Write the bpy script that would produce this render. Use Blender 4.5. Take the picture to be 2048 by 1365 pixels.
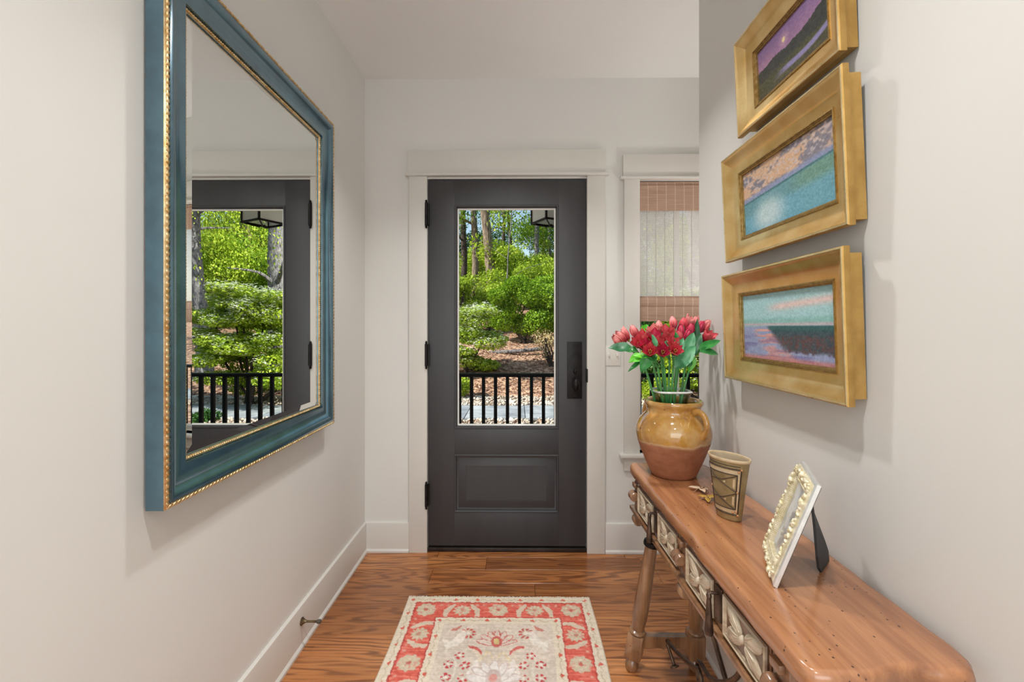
import bpy, bmesh, math, random
import numpy as np
from mathutils import Vector, Matrix, Euler

random.seed(7)
RNG = np.random.default_rng(7)
PI = math.pi
for o in list(bpy.data.objects):
    bpy.data.objects.remove(o)
scene = bpy.context.scene
COL = scene.collection

# ------------------------------------------------------------------ camera
FPX, YAW, EYE = 910.0, 0.011, 1.30
cd = bpy.data.cameras.new('camera')
cam = bpy.data.objects.new('camera', cd)
COL.objects.link(cam)
cam.location = (0, 0, EYE)
cam.rotation_euler = (PI / 2, 0, YAW)
cd.sensor_fit = 'HORIZONTAL'
cd.sensor_width = 36.0
cd.lens = 36.0 * FPX / 2048.0
cd.shift_x = -3.0 / 2048.0
cd.shift_y = -27.0 / 2048.0
cd.clip_start = 0.02
cd.clip_end = 300
scene.camera = cam

# ------------------------------------------------------------------ view, world, sun
vs = scene.view_settings
vs.view_transform = 'Standard'
vs.look = 'None'
vs.gamma = 1.0
vs.use_curve_mapping = False
vs.exposure = 0.13
cy = scene.cycles
cy.max_bounces = 7; cy.diffuse_bounces = 4; cy.glossy_bounces = 4; cy.transmission_bounces = 4; cy.transparent_max_bounces = 10
cy.adaptive_threshold = 0.025
cy.caustics_reflective = False; cy.caustics_refractive = False

world = bpy.data.worlds.new('sky')
scene.world = world
world.use_nodes = True
wn = world.node_tree
wn.nodes.clear()
w_out = wn.nodes.new('ShaderNodeOutputWorld')
w_bg = wn.nodes.new('ShaderNodeBackground')
w_sky = wn.nodes.new('ShaderNodeTexSky')
w_sky.sky_type = 'NISHITA'
w_sky.sun_disc = False
w_sky.sun_elevation = math.radians(38)
w_sky.sun_rotation = math.radians(253)
w_sky.air_density = 1.3
w_sky.dust_density = 1.0
w_bg.inputs['Strength'].default_value = 0.18
wn.links.new(w_sky.outputs[0], w_bg.inputs['Color'])
wn.links.new(w_bg.outputs[0], w_out.inputs['Surface'])

def add_light(name, kind, loc, rot, energy, color=(1, 1, 1), parent=None, **kw):
    ld = bpy.data.lights.new(name, kind)
    ld.energy = energy
    ld.color = color
    for k, v in kw.items():
        setattr(ld, k, v)
    lo = bpy.data.objects.new(name, ld)
    COL.objects.link(lo)
    lo.location = loc
    lo.rotation_euler = rot
    lo.parent = parent
    return lo

# morning sun, from the left of the house
sun_dir = Vector((0.80, 0.24, -0.64))
add_light('sun', 'SUN', (0, 0, 20), sun_dir.to_track_quat('-Z', 'Y').to_euler(), 7.0, (1.0, 0.95, 0.86), angle=0.01)
# daylight entering through the two big windows of the living room behind the hall
add_light('living_room_daylight', 'AREA', (0.0, -4.08, 1.55), (PI / 2 + 0.15, 0, 0), 84, (0.90, 0.955, 1.0), shape='RECTANGLE', size=4.6, size_y=2.2)
add_light('living_room_side_daylight', 'AREA', (3.08, -2.3, 1.55), (PI / 2 + 0.15, 0, PI / 2), 44, (0.90, 0.955, 1.0), shape='RECTANGLE', size=2.6, size_y=2.2)

# ------------------------------------------------------------------ helpers
def setp(o, label=None, cat=None, group=None, kind=None):
    if label: o['label'] = label
    if cat: o['category'] = cat
    if group: o['group'] = group
    if kind: o['kind'] = kind
    return o

ORG = {}          # origin of each root (world coordinates of its base)

def thing(name, label, cat, loc=(0, 0, 0), rot=(0, 0, 0), group=None, kind=None):
    o = bpy.data.objects.new(name, None)
    o.empty_display_size = 0.05
    COL.objects.link(o)
    o.location = loc
    o.rotation_euler = rot
    setp(o, label, cat, group, kind)
    return o

def link_mesh(name, me, mat, parent=None):
    o = bpy.data.objects.new(name, me)
    COL.objects.link(o)
    if mat is not None and not me.materials:
        me.materials.append(mat)
    o.parent = parent
    return o

def child_copy(src, parent, loc=None, rot=None, scale=None):
    c = src.copy()
    COL.objects.link(c)
    c.parent = parent
    if loc is not None: c.location = loc
    if rot is not None: c.rotation_euler = rot
    if scale is not None: c.scale = scale
    return c

class MB:
    """collects shapes, builds ONE mesh"""
    def __init__(s):
        s.v = []; s.f = []; s.flat = False
    def add(s, verts, faces):
        b = len(s.v)
        s.v.extend([tuple(p) for p in verts])
        s.f.extend([tuple(i + b for i in f) for f in faces])
        return s
    def box(s, x0, x1, y0, y1, z0, z1):
        v = [(x0, y0, z0), (x1, y0, z0), (x1, y1, z0), (x0, y1, z0), (x0, y0, z1), (x1, y0, z1), (x1, y1, z1), (x0, y1, z1)]
        return s.add(v, [(0, 3, 2, 1), (4, 5, 6, 7), (0, 1, 5, 4), (1, 2, 6, 5), (2, 3, 7, 6), (3, 0, 4, 7)])
    def bbox(s, x0, x1, y0, y1, z0, z1, b=0.004):
        """box with chamfered edges"""
        s.flat = True
        bm = bmesh.new()
        bmesh.ops.create_cube(bm, size=1.0)
        for p in bm.verts:
            p.co = Vector(((x0 + x1) / 2 + p.co.x * (x1 - x0), (y0 + y1) / 2 + p.co.y * (y1 - y0), (z0 + z1) / 2 + p.co.z * (z1 - z0)))
        bmesh.ops.bevel(bm, geom=bm.edges[:], offset=b, segments=2, affect='EDGES', profile=0.6)
        bm.verts.index_update()
        s.add([p.co[:] for p in bm.verts], [[q.index for q in f.verts] for f in bm.faces])
        bm.free()
        return s
    def lathe(s, prof, c=(0, 0, 0), n=32, M=None, cap=True, sx=1.0, sy=1.0):
        """prof: list of (r, z)"""
        vv = []; ff = []
        for r, z in prof:
            for k in range(n):
                a = 2 * PI * k / n
                vv.append(Vector((r * math.cos(a) * sx, r * math.sin(a) * sy, z)))
        for i in range(len(prof) - 1):
            for k in range(n):
                k2 = (k + 1) % n
                ff.append((i * n + k, i * n + k2, (i + 1) * n + k2, (i + 1) * n + k))
        if cap:
            ff.append(tuple(reversed(range(n))))
            ff.append(tuple((len(prof) - 1) * n + k for k in range(n)))
        if M is not None:
            vv = [M @ p for p in vv]
        c = Vector(c)
        return s.add([(p + c)[:] for p in vv], ff)
    def tube(s, pts, rad, n=10, cap=True):
        pts = [Vector(p) for p in pts]
        if not hasattr(rad, '__len__'): rad = [rad] * len(pts)
        vv = []; ff = []
        up = None
        for i, p in enumerate(pts):
            t = (pts[min(i + 1, len(pts) - 1)] - pts[max(i - 1, 0)])
            t = t.normalized() if t.length > 1e-9 else Vector((0, 0, 1))
            if up is None:
                up = t.orthogonal().normalized()
            up = (up - t * up.dot(t))
            up = up.normalized() if up.length > 1e-6 else t.orthogonal().normalized()
            w = t.cross(up)
            for k in range(n):
                a = 2 * PI * k / n
                vv.append((p + (up * math.cos(a) + w * math.sin(a)) * rad[i])[:])
        for i in range(len(pts) - 1):
            for k in range(n):
                k2 = (k + 1) % n
                ff.append((i * n + k, i * n + k2, (i + 1) * n + k2, (i + 1) * n + k))
        if cap:
            ff.append(tuple(reversed(range(n))))
            ff.append(tuple((len(pts) - 1) * n + k for k in range(n)))
        return s.add(vv, ff)
    def ell(s, c, r, M=None, nu=12, nv=8):
        """ellipsoid with radii r"""
        vv = [Vector((0, 0, -r[2]))]; ff = []
        for j in range(1, nv):
            t = -PI / 2 + PI * j / nv
            for k in range(nu):
                a = 2 * PI * k / nu
                vv.append(Vector((r[0] * math.cos(t) * math.cos(a), r[1] * math.cos(t) * math.sin(a), r[2] * math.sin(t))))
        vv.append(Vector((0, 0, r[2])))
        for k in range(nu):
            ff.append((0, 1 + (k + 1) % nu, 1 + k))
        for j in range(nv - 2):
            for k in range(nu):
                a = 1 + j * nu + k; b = 1 + j * nu + (k + 1) % nu
                ff.append((a, b, b + nu, a + nu))
        l = len(vv) - 1
        for k in range(nu):
            ff.append((l, 1 + (nv - 2) * nu + k, 1 + (nv - 2) * nu + (k + 1) % nu))
        if M is not None: vv = [M @ p for p in vv]
        c = Vector(c)
        return s.add([(p + c)[:] for p in vv], ff)
    def sweep(s, a0, a1, b0, b1, prof, F, fill=False, close=False):
        """mitred frame: rectangle a0..a1 x b0..b1, prof = (inward, height) points, F maps (a,b,h) to space"""
        vv = []; ff = []
        n = len(prof)
        for d, h in prof:
            vv += [F(a0 + d, b0 + d, h), F(a1 - d, b0 + d, h), F(a1 - d, b1 - d, h), F(a0 + d, b1 - d, h)]
        for i in range(n - 1):
            for k in range(4):
                k2 = (k + 1) % 4
                ff.append((i * 4 + k, i * 4 + k2, (i + 1) * 4 + k2, (i + 1) * 4 + k))
        if close:
            for k in range(4):
                k2 = (k + 1) % 4
                ff.append(((n - 1) * 4 + k, (n - 1) * 4 + k2, k2, k))
        if fill:
            ff.append(tuple((n - 1) * 4 + k for k in range(4)))
        return s.add(vv, ff)
    def build(s, name, mat, parent=None, org=None, smooth=40, mat_world=False):
        me = bpy.data.meshes.new(name)
        v = s.v
        if org is not None:
            v = [(p[0] - org[0], p[1] - org[1], p[2] - org[2]) for p in v]
        me.from_pydata(v, [], s.f)
        me.validate()
        bm = bmesh.new(); bm.from_mesh(me)
        bmesh.ops.recalc_face_normals(bm, faces=bm.faces[:])
        bm.to_mesh(me); bm.free()
        if s.flat: smooth = min(smooth, 25)
        if smooth:
            me.polygons.foreach_set('use_smooth', [True] * len(me.polygons))
            me.set_sharp_from_angle(angle=math.radians(smooth))
        me.update()
        return link_mesh(name, me, mat, parent)

# ------------------------------------------------------------------ materials
def srgb(r, g, b):
    f = lambda c: (c / 255 / 12.92) if c / 255 <= 0.04045 else ((c / 255 + 0.055) / 1.055) ** 2.4
    return (f(r), f(g), f(b), 1.0)

class NT:
    def __init__(s, name):
        s.m = bpy.data.materials.new(name)
        s.m.use_nodes = True
        s.t = s.m.node_tree
        s.t.nodes.clear()
        s.out = s.t.nodes.new('ShaderNodeOutputMaterial')
        s.b = s.t.nodes.new('ShaderNodeBsdfPrincipled')
        s.t.links.new(s.b.outputs[0], s.out.inputs[0])
    def n(s, kind, **kw):
        x = s.t.nodes.new('ShaderNode' + kind)
        for k, v in kw.items():
            if k in x.inputs.keys(): x.inputs[k].default_value = v
            else: setattr(x, k, v)
        return x
    def l(s, a, b): s.t.links.new(a, b)
    def set(s, **kw):
        for k, v in kw.items(): s.b.inputs[k.replace('_', ' ')].default_value = v
    def coords(s, scale=(1, 1, 1), kind='Object', rand=0.0, rot=(0, 0, 0)):
        tc = s.n('TexCoord')
        mp = s.n('Mapping')
        mp.inputs['Scale'].default_value = scale
        mp.inputs['Rotation'].default_value = rot
        s.l(tc.outputs[kind], mp.inputs['Vector'])
        if rand:
            oi = s.n('ObjectInfo')
            mu = s.n('VectorMath', operation='SCALE')
            cx = s.n('CombineXYZ')
            for i in range(3): s.l(oi.outputs['Random'], cx.inputs[i])
            s.l(cx.outputs[0], mu.inputs[0]); mu.inputs['Scale'].default_value = rand
            s.l(mu.outputs[0], mp.inputs['Location'])
        return mp.outputs[0]
    def noise(s, vec, scale, detail=4, rough=0.55, dist=0.0):
        x = s.n('TexNoise')
        x.inputs['Scale'].default_value = scale; x.inputs['Detail'].default_value = detail
        x.inputs['Roughness'].default_value = rough; x.inputs['Distortion'].default_value = dist
        s.l(vec, x.inputs['Vector'])
        return x.outputs[0]
    def ramp(s, fac, stops, interp='LINEAR'):
        x = s.n('ValToRGB')
        cr = x.color_ramp; cr.interpolation = interp
        while len(cr.elements) > 2: cr.elements.remove(cr.elements[-1])
        for i, (p, c) in enumerate(stops):
            e = cr.elements[i] if i < 2 else cr.elements.new(p)
            e.position = p
            e.color = c if hasattr(c, '__len__') else (c, c, c, 1)
        s.l(fac, x.inputs[0])
        return x.outputs[0]
    def mix(s, fac, a, b, mode='MIX'):
        x = s.n('Mix', data_type='RGBA', blend_type=mode)
        for sock, val in ((x.inputs[0], fac), (x.inputs[6], a), (x.inputs[7], b)):
            if hasattr(val, 'is_output'): s.l(val, sock)
            else: sock.default_value = val
        return x.outputs[2]
    def math(s, op, a, b=None):
        x = s.n('Math', operation=op)
        for sock, val in zip(x.inputs, (a, b)):
            if val is None: continue
            if hasattr(val, 'is_output'): s.l(val, sock)
            else: sock.default_value = val
        return x.outputs[0]
    def bump(s, h, strength=0.3, dist=0.01):
        x = s.n('Bump')
        x.inputs['Strength'].default_value = strength; x.inputs['Distance'].default_value = dist
        s.l(h, x.inputs['Height'])
        s.l(x.outputs[0], s.b.inputs['Normal'])

def simple(name, c1, c2=None, scale=8, rough=0.5, metal=0.0, bump=0.0, bscale=None, stretch=(1, 1, 1), rand=0.0, coat=0.0, bdist=0.004, lo=0.35, hi=0.65):
    t = NT(name)
    vec = t.coords(stretch, rand=rand)
    nz = t.noise(vec, scale)
    c = t.ramp(nz, [(lo, c1), (hi, c2 or c1)])
    t.l(c, t.b.inputs['Base Color'])
    t.set(Roughness=rough, Metallic=metal)
    if coat: t.set(Coat_Weight=coat, Coat_Roughness=0.15)
    if bump:
        t.bump(t.noise(vec, bscale or scale * 4), bump, bdist)
    return t.m

M = {}
M['wall'] = simple('wall_paint', srgb(221, 219, 214), srgb(225, 223, 218), 1.5, 0.55, bump=0.06, bscale=260, bdist=0.001)
M['ceiling'] = simple('ceiling_paint', srgb(238, 236, 234), srgb(242, 240, 238), 1.5, 0.8, bump=0.05, bscale=200, bdist=0.001)
M['trim'] = simple('trim_paint', srgb(215, 211, 204), srgb(220, 216, 209), 2.0, 0.5, bump=0.03, bscale=120, bdist=0.001)
M['door'] = simple('door_paint', srgb(56, 55, 57), srgb(61, 60, 62), 3.0, 0.42, bump=0.05, bscale=60, stretch=(3, 3, 0.25), bdist=0.0015)
M['black_iron'] = simple('oil_rubbed_bronze', srgb(24, 22, 22), srgb(38, 34, 33), 20, 0.38, 0.7, 0.08)
M['wrought'] = simple('wrought_iron', srgb(70, 56, 48), srgb(112, 90, 74), 30, 0.40, 0.75, 0.25)
M['threshold'] = simple('threshold_bronze', srgb(52, 44, 40), srgb(70, 60, 55), 12, 0.4, 0.6, 0.05)
M['plastic'] = simple('switch_plastic', srgb(226, 222, 213), srgb(229, 225, 217), 5, 0.35)
M['white_plastic'] = simple('toggle_plastic', srgb(240, 238, 232), None, 5, 0.3)
M['brass'] = simple('antique_brass', srgb(92, 78, 58), srgb(120, 102, 76), 40, 0.35, 0.85, 0.05)
M['rubber'] = simple('rubber_tip', srgb(70, 62, 54), srgb(88, 78, 66), 30, 0.6)
M['porch_black'] = simple('black_railing_paint', srgb(9, 9, 10), srgb(15, 15, 16), 14, 0.5, 0.0, 0.1)

M['porch_black'].node_tree.nodes['Principled BSDF'].inputs['Specular IOR Level'].default_value = 0.12

def glass_mat(name, tint=(1, 1, 1, 1), refl=0.06):
    t = NT(name)
    t.t.nodes.remove(t.b)
    tr = t.n('BsdfTransparent'); tr.inputs[0].default_value = tint
    gl = t.n('BsdfGlossy'); gl.inputs['Roughness'].default_value = 0.0
    fr = t.n('LayerWeight'); fr.inputs['Blend'].default_value = 0.25
    f = t.math('MULTIPLY', fr.outputs['Fresnel'], refl)
    mx = t.n('MixShader')
    t.l(f, mx.inputs[0]); t.l(tr.outputs[0], mx.inputs[1]); t.l(gl.outputs[0], mx.inputs[2])
    t.l(mx.outputs[0], t.out.inputs[0])
    return t.m
M['pane'] = glass_mat('clear_pane', (0.98, 0.99, 0.985, 1), 0.05)
M['vase_glass'] = glass_mat('clear_vase_glass', (0.93, 0.97, 0.97, 1), 0.8)
t = NT('glass_edge_gleam'); t.set(Base_Color=srgb(235, 234, 230), Roughness=0.15); M['bevel'] = t.m  # white gleam on the pane and vase edges painted as an opaque colour
t = NT('mirror_silver'); t.set(Base_Color=(0.90, 0.93, 0.92, 1), Metallic=1.0, Roughness=0.0); M['mirror'] = t.m

# --- oak floor
t = NT('oak_plank')
oi = t.n('ObjectInfo')
v1 = t.coords((0.75, 6.0, 1), rand=37.0)
warp = t.noise(v1, 1.1, 3, 0.5)
v2 = t.coords((1.6, 34.0, 1), rand=53.0)
cx = t.n('CombineXYZ'); t.l(t.math('MULTIPLY', warp, 26.0), cx.inputs[0])
ring = t.math('SINE', t.math('MULTIPLY', warp, 92.0))
rings = t.ramp(t.math('ADD', t.math('MULTIPLY', ring, 0.5), 0.5), [(0.0, 1.0), (0.28, 0.75), (0.55, 0.10), (1.0, 0.0)])
fine = t.noise(v2, 3.0, 5, 0.65)
pore = t.ramp(fine, [(0.42, 0.0), (0.66, 1.0)])
streak = t.math('MULTIPLY', rings, t.ramp(t.noise(t.coords((1.2, 16, 1), rand=11), 2.2, 4, 0.6), [(0.30, 0.22), (0.58, 1.0)]))
base = t.ramp(t.noise(t.coords((1.0, 3.0, 1), rand=19.0), 1.6, 3), [(0.3, srgb(194, 124, 70)), (0.7, srgb(224, 156, 98))])
tone = t.ramp(oi.outputs['Random'], [(0.0, srgb(196, 188, 180)), (0.5, srgb(228, 222, 216)), (1.0, srgb(250, 246, 240))])
c = t.mix(1.0, base, tone, 'MULTIPLY')
c = t.mix(t.math('MULTIPLY', pore, 0.36), c, srgb(120, 66, 32))
c = t.mix(t.math('MULTIPLY', streak, 0.68), c, srgb(84, 42, 22))
t.l(c, t.b.inputs['Base Color'])
t.set(Roughness=0.27, Coat_Weight=0.25, Coat_Roughness=0.12)
t.bump(t.math('ADD', t.math('MULTIPLY', streak, -0.6), t.math('MULTIPLY', fine, 0.3)), 0.12, 0.002)
M['oak'] = t.m
M['subfloor'] = simple('dark_floor_joint', srgb(46, 26, 15), srgb(60, 34, 20), 10, 0.7)

# --- console table timber
def timber(name, c1, c2, dark, rough=0.3, specks=True, along=1, gscale=1.0, coat=0.5):
    t = NT(name)
    sc = [14.0 * gscale] * 3; sc[along] = 0.9 * gscale
    v = t.coords(tuple(sc))
    g = t.noise(v, 2.0, 6, 0.62, 0.4)
    big = t.noise(t.coords((5, 1.4, 5)), 1.7, 3)
    c = t.ramp(big, [(0.3, c1), (0.7, c2)])
    c = t.mix(t.ramp(g, [(0.40, 0.0), (0.70, 0.75)]), c, dark)
    if specks:
        vo = t.n('TexVoronoi'); vo.inputs['Scale'].default_value = 58.0
        t.l(t.coords((1, 0.8, 1)), vo.inputs['Vector'])
        sel = t.ramp(t.noise(t.coords(), 9.0, 2), [(0.44, 0.0), (0.50, 1.0)])
        holes = t.math('MULTIPLY', t.ramp(vo.outputs['Distance'], [(0.07, 1.0), (0.13, 0.0)]), sel)
        vk = t.n('TexVoronoi'); vk.inputs['Scale'].default_value = 4.2
        t.l(t.coords((1, 0.45, 1)), vk.inputs['Vector'])
        knots = t.ramp(vk.outputs['Distance'], [(0.03, 0.85), (0.10, 0.0)])
        c = t.mix(t.math('MAXIMUM', holes, knots), c, srgb(58, 30, 20))
        t.bump(t.math('ADD', t.math('MULTIPLY', holes, -1.0), t.math('MULTIPLY', g, 0.35)), 0.25, 0.0025)
    else:
        t.bump(g, 0.25, 0.002)
    t.l(c, t.b.inputs['Base Color'])
    t.set(Roughness=rough, Coat_Weight=coat, Coat_Roughness=0.14, Coat_IOR=1.8)
    return t.m
M['table_top'] = timber('waxed_walnut_top', srgb(172, 114, 74), srgb(198, 140, 96), srgb(116, 68, 44), 0.26)
M['table_apron'] = timber('dark_apron_timber', srgb(138, 98, 70), srgb(166, 124, 92), srgb(78, 48, 34), 0.26)
M['table_leg'] = timber('turned_leg_timber', srgb(140, 98, 64), srgb(170, 128, 90), srgb(82, 50, 32), 0.30, along=2)
M['carving'] = timber('glare_pale_carving', srgb(196, 178, 150), srgb(214, 200, 176), srgb(138, 106, 78), 0.24, specks=False, coat=0.6)  # sky glare on the relief put into a paler wood colour
M['carve_ground'] = timber('carving_ground', srgb(112, 80, 58), srgb(136, 100, 74), srgb(70, 44, 30), 0.35, specks=False)

# --- gilt
def gilt(name, c1, c2, rough=0.33, sc=24, metal=0.9):
    t = NT(name)
    v = t.coords()
    a = t.noise(v, sc, 2, 0.5)
    f = t.noise(v, 160, 3, 0.6)
    c = t.ramp(a, [(0.32, c1), (0.68, c2)])
    c = t.mix(t.ramp(f, [(0.5, 0.0), (0.75, 0.12)]), c, srgb(140, 100, 48))
    t.l(c, t.b.inputs['Base Color'])
    t.set(Metallic=metal)
    t.l(t.ramp(a, [(0.3, rough - 0.03), (0.7, rough + 0.04)]), t.b.inputs['Roughness'])
    return t.m
M['gilt'] = gilt('gilt_frame', srgb(214, 172, 100), srgb(238, 212, 154), 0.30, 9, 0.72)  # champagne highlights of the reflecting gold put into its colour
M['gilt_dark'] = gilt('gilt_frame_box', srgb(178, 140, 76), srgb(198, 160, 94), 0.45, 24, 0.7)
M['gilt_edge'] = gilt('gilt_lip_highlight', srgb(230, 205, 150), srgb(245, 226, 180), 0.3)  # gleam along the lip painted as a brighter gold
M['gilt_liner'] = gilt('gilt_liner', srgb(150, 122, 72), srgb(186, 156, 100), 0.42, 90)
M['mirror_gold'] = gilt('mirror_gold_bead', srgb(206, 168, 110), srgb(236, 214, 170), 0.35, 60)

t = NT('teal_lacquer')
v = t.coords()
a = t.noise(v, 9, 6, 0.7); sct = t.noise(t.coords((60, 3, 3)), 3, 4, 0.7)
c = t.ramp(a, [(0.3, srgb(46, 86, 106)), (0.7, srgb(76, 124, 144))])
c = t.mix(t.ramp(sct, [(0.62, 0.0), (0.8, 0.35)]), c, srgb(92, 60, 44))
t.l(c, t.b.inputs['Base Color'])
t.set(Metallic=0.7, Roughness=0.27, Coat_Weight=0.9, Coat_Roughness=0.2, Coat_IOR=1.9)
t.bump(t.noise(v, 160, 3), 0.15, 0.001)
M['teal'] = t.m

# --- vertex-colour paint (woven or painted pattern laid out on the thing itself)
def vcol(name, rough=0.7, bump=0.3, bscale=300, spec=0.3, weave=None):
    t = NT(name)
    at = t.n('Attribute', attribute_name='Col')
    c = at.outputs['Color']
    if weave:
        wv = t.noise(t.coords(weave), 1.0, 3, 0.7)
        c = t.mix(0.35, c, t.ramp(wv, [(0.3, 0.72), (0.7, 1.0)]), 'MULTIPLY')
    t.l(c, t.b.inputs['Base Color'])
    t.set(Roughness=rough, Specular_IOR_Level=spec)
    t.bump(t.noise(t.coords(weave or (1, 1, 1)), 1.0 if weave else bscale, 4, 0.7), bump, 0.002)
    return t.m
M['rug'] = vcol('hand_knotted_wool', 0.95, 0.5, 300, 0.1, weave=(90, 330, 90))
M['canvas'] = vcol('pastel_paint', 0.55, 0.35, 260, 0.3)

# --- pottery
t = NT('honey_glaze_terracotta')
tc = t.n('TexCoord'); sp = t.n('SeparateXYZ'); t.l(tc.outputs['Object'], sp.inputs[0])
wob = t.noise(t.coords(), 14, 3)
edge = t.math('ADD', sp.outputs[2], t.math('MULTIPLY', wob, 0.035))
mask = t.ramp(edge, [(0.1455, 0.0), (0.150, 1.0)])
rim = t.ramp(edge, [(0.142, 0.0), (0.1475, 1.0), (0.1515, 0.0)])
gl = t.ramp(t.noise(t.coords(), 11, 5, 0.65), [(0.28, srgb(142, 92, 38)), (0.5, srgb(188, 138, 66)), (0.75, srgb(208, 174, 112))])
tcx = t.ramp(t.noise(t.coords((1, 1, 2)), 16, 5, 0.7), [(0.3, srgb(138, 84, 58)), (0.7, srgb(172, 114, 82))])
c = t.mix(mask, tcx, gl)
c = t.mix(t.math('MULTIPLY', rim, 0.6), c, srgb(222, 200, 156))
dots = t.n('TexVoronoi'); dots.inputs['Scale'].default_value = 26.0; t.l(t.coords(), dots.inputs['Vector'])
c = t.mix(t.math('MULTIPLY', t.ramp(dots.outputs['Distance'], [(0.05, 0.8), (0.09, 0.0)]), mask), c, srgb(70, 40, 20))
t.l(c, t.b.inputs['Base Color'])
t.l(t.ramp(mask, [(0.0, 0.55), (1.0, 0.10)]), t.b.inputs['Roughness'])
t.l(mask, t.b.inputs['Coat Weight'])
t.bump(t.noise(t.coords((1, 1, 3)), 30, 3), 0.10, 0.003)
M['pot'] = t.m
M['tumbler'] = simple('bronze_ceramic', srgb(134, 112, 76), srgb(166, 146, 104), 22, 0.42, 0.35, 0.2, 160)
M['tumbler_pale'] = simple('pale_inlay', srgb(196, 172, 134), srgb(214, 192, 158), 30, 0.45, 0.1, 0.1)
M['tumbler_dark'] = simple('dark_incised_line', srgb(50, 36, 28), srgb(66, 48, 36), 30, 0.55)
M['tumbler_in'] = simple('tumbler_inside', srgb(176, 156, 128), srgb(190, 172, 144), 20, 0.6)
M['copper_dot'] = simple('copper_stud', srgb(196, 142, 100), srgb(216, 166, 124), 30, 0.35, 0.5)
M['ivory'] = simple('ivory_gilt_resin', srgb(212, 198, 156), srgb(240, 232, 206), 70, 0.35, 0.25, 0.2, 300)
M['silver_edge'] = simple('silvered_edge', srgb(214, 214, 212), srgb(232, 232, 230), 30, 0.3, 0.5)
M['easel'] = simple('black_velvet_easel', srgb(30, 31, 33), srgb(40, 41, 43), 20, 0.6)
M['photo'] = vcol('photo_print', 0.15, 0.02, 100, 0.5)
M['leaf_gold'] = simple('gold_leaf_trinket', srgb(206, 158, 62), srgb(226, 190, 96), 40, 0.35, 0.5)
M['leaf_pale'] = simple('pale_leaf_trinket', srgb(222, 190, 156), srgb(238, 216, 190), 40, 0.45)
M['leaf_dark'] = simple('dark_leaf_edge', srgb(120, 86, 58), srgb(150, 112, 80), 40, 0.5)

# --- flowers
def petal_mat(name, c1, c2, c3):
    t = NT(name)
    v = t.coords()
    tc = t.n('TexCoord'); sp = t.n('SeparateXYZ'); t.l(tc.outputs['Object'], sp.inputs[0])
    st = t.noise(t.coords((180, 180, 22)), 1.0, 3)
    c = t.ramp(t.math('MULTIPLY', sp.outputs[2], 24.0), [(0.05, c3), (0.45, c1), (1.0, c2)])
    c = t.mix(t.ramp(st, [(0.60, 0.0), (0.72, 0.55)]), c, srgb(112, 20, 38))
    t.l(c, t.b.inputs['Base Color'])
    t.set(Roughness=0.5, Subsurface_Weight=0.0)
    return t.m
M['petal_red'] = petal_mat('red_petal', srgb(200, 44, 66), srgb(222, 92, 100), srgb(140, 20, 50))
M['petal_pink'] = petal_mat('coral_petal', srgb(212, 80, 88), srgb(240, 150, 146), srgb(156, 34, 58))
M['petal_dark'] = petal_mat('crimson_petal', srgb(178, 28, 70), srgb(206, 52, 84), srgb(110, 16, 50))
M['stamen'] = simple('stamen', srgb(196, 176, 70), srgb(120, 40, 50), 60, 0.5)
def leafy(name, c1, c2, rough=0.4):
    t = NT(name)
    c = t.ramp(t.noise(t.coords((20, 20, 4), rand=9), 1.5, 3), [(0.3, c1), (0.7, c2)])
    t.l(c, t.b.inputs['Base Color']); t.set(Roughness=rough)
    return t.m
M['fl_leaf'] = leafy('green_leaf', srgb(30, 112, 48), srgb(58, 146, 62))
M['fl_leaf_dark'] = leafy('deep_green_leaf', srgb(18, 78, 44), srgb(36, 108, 60))
M['fl_leaf_bright'] = leafy('bright_green_leaf', srgb(70, 176, 30), srgb(112, 204, 50))
M['fl_leaf_teal'] = leafy('grey_green_leaf', srgb(58, 132, 84), srgb(92, 160, 112))
M['fl_stem'] = leafy('flower_stem', srgb(62, 144, 72), srgb(98, 170, 92))

# --- window shade: woven matchsticks
def woven(name, c1, c2, alpha, thr=(224, 208, 190)):
    t = NT(name)
    tc = t.n('TexCoord'); sp = t.n('SeparateXYZ'); t.l(tc.outputs['Object'], sp.inputs[0])
    st = t.noise(t.coords((6, 6, 420)), 1.0, 3, 0.6)
    c = t.ramp(st, [(0.3, c1), (0.7, c2)])
    thread = t.math('LESS_THAN', t.math('FRACT', t.math('DIVIDE', sp.outputs[0], 0.052)), 0.05)
    c = t.mix(t.math('MULTIPLY', thread, 0.7), c, srgb(*thr))
    t.l(c, t.b.inputs['Base Color']); t.set(Roughness=0.6)
    t.bump(st, 0.4, 0.002)
    if alpha is not None:
        slat = t.math('LESS_THAN', t.math('FRACT', t.math('DIVIDE', sp.outputs[2], 0.0046)), alpha)
        opaque = t.math('MAXIMUM', slat, thread)
        tl = t.n('BsdfTranslucent'); tl.inputs[0].default_value = srgb(238, 230, 222)
        ms = t.n('MixShader'); ms.inputs[0].default_value = 0.4
        t.l(t.b.outputs[0], ms.inputs[1]); t.l(tl.outputs[0], ms.inputs[2])
        tr = t.n('BsdfTransparent')
        m2 = t.n('MixShader')
        t.l(opaque, m2.inputs[0]); t.l(tr.outputs[0], m2.inputs[1]); t.l(ms.outputs[0], m2.inputs[2])
        t.l(m2.outputs[0], t.out.inputs[0])
    return t.m
M['shade_solid'] = woven('woven_bamboo', srgb(158, 124, 104), srgb(192, 160, 138), None)
M['shade_sheer'] = woven('sheer_matchstick', srgb(244, 242, 240), srgb(254, 253, 252), 0.74, (120, 116, 116))  # backlight through the weave put into the near-white slat colour

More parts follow.
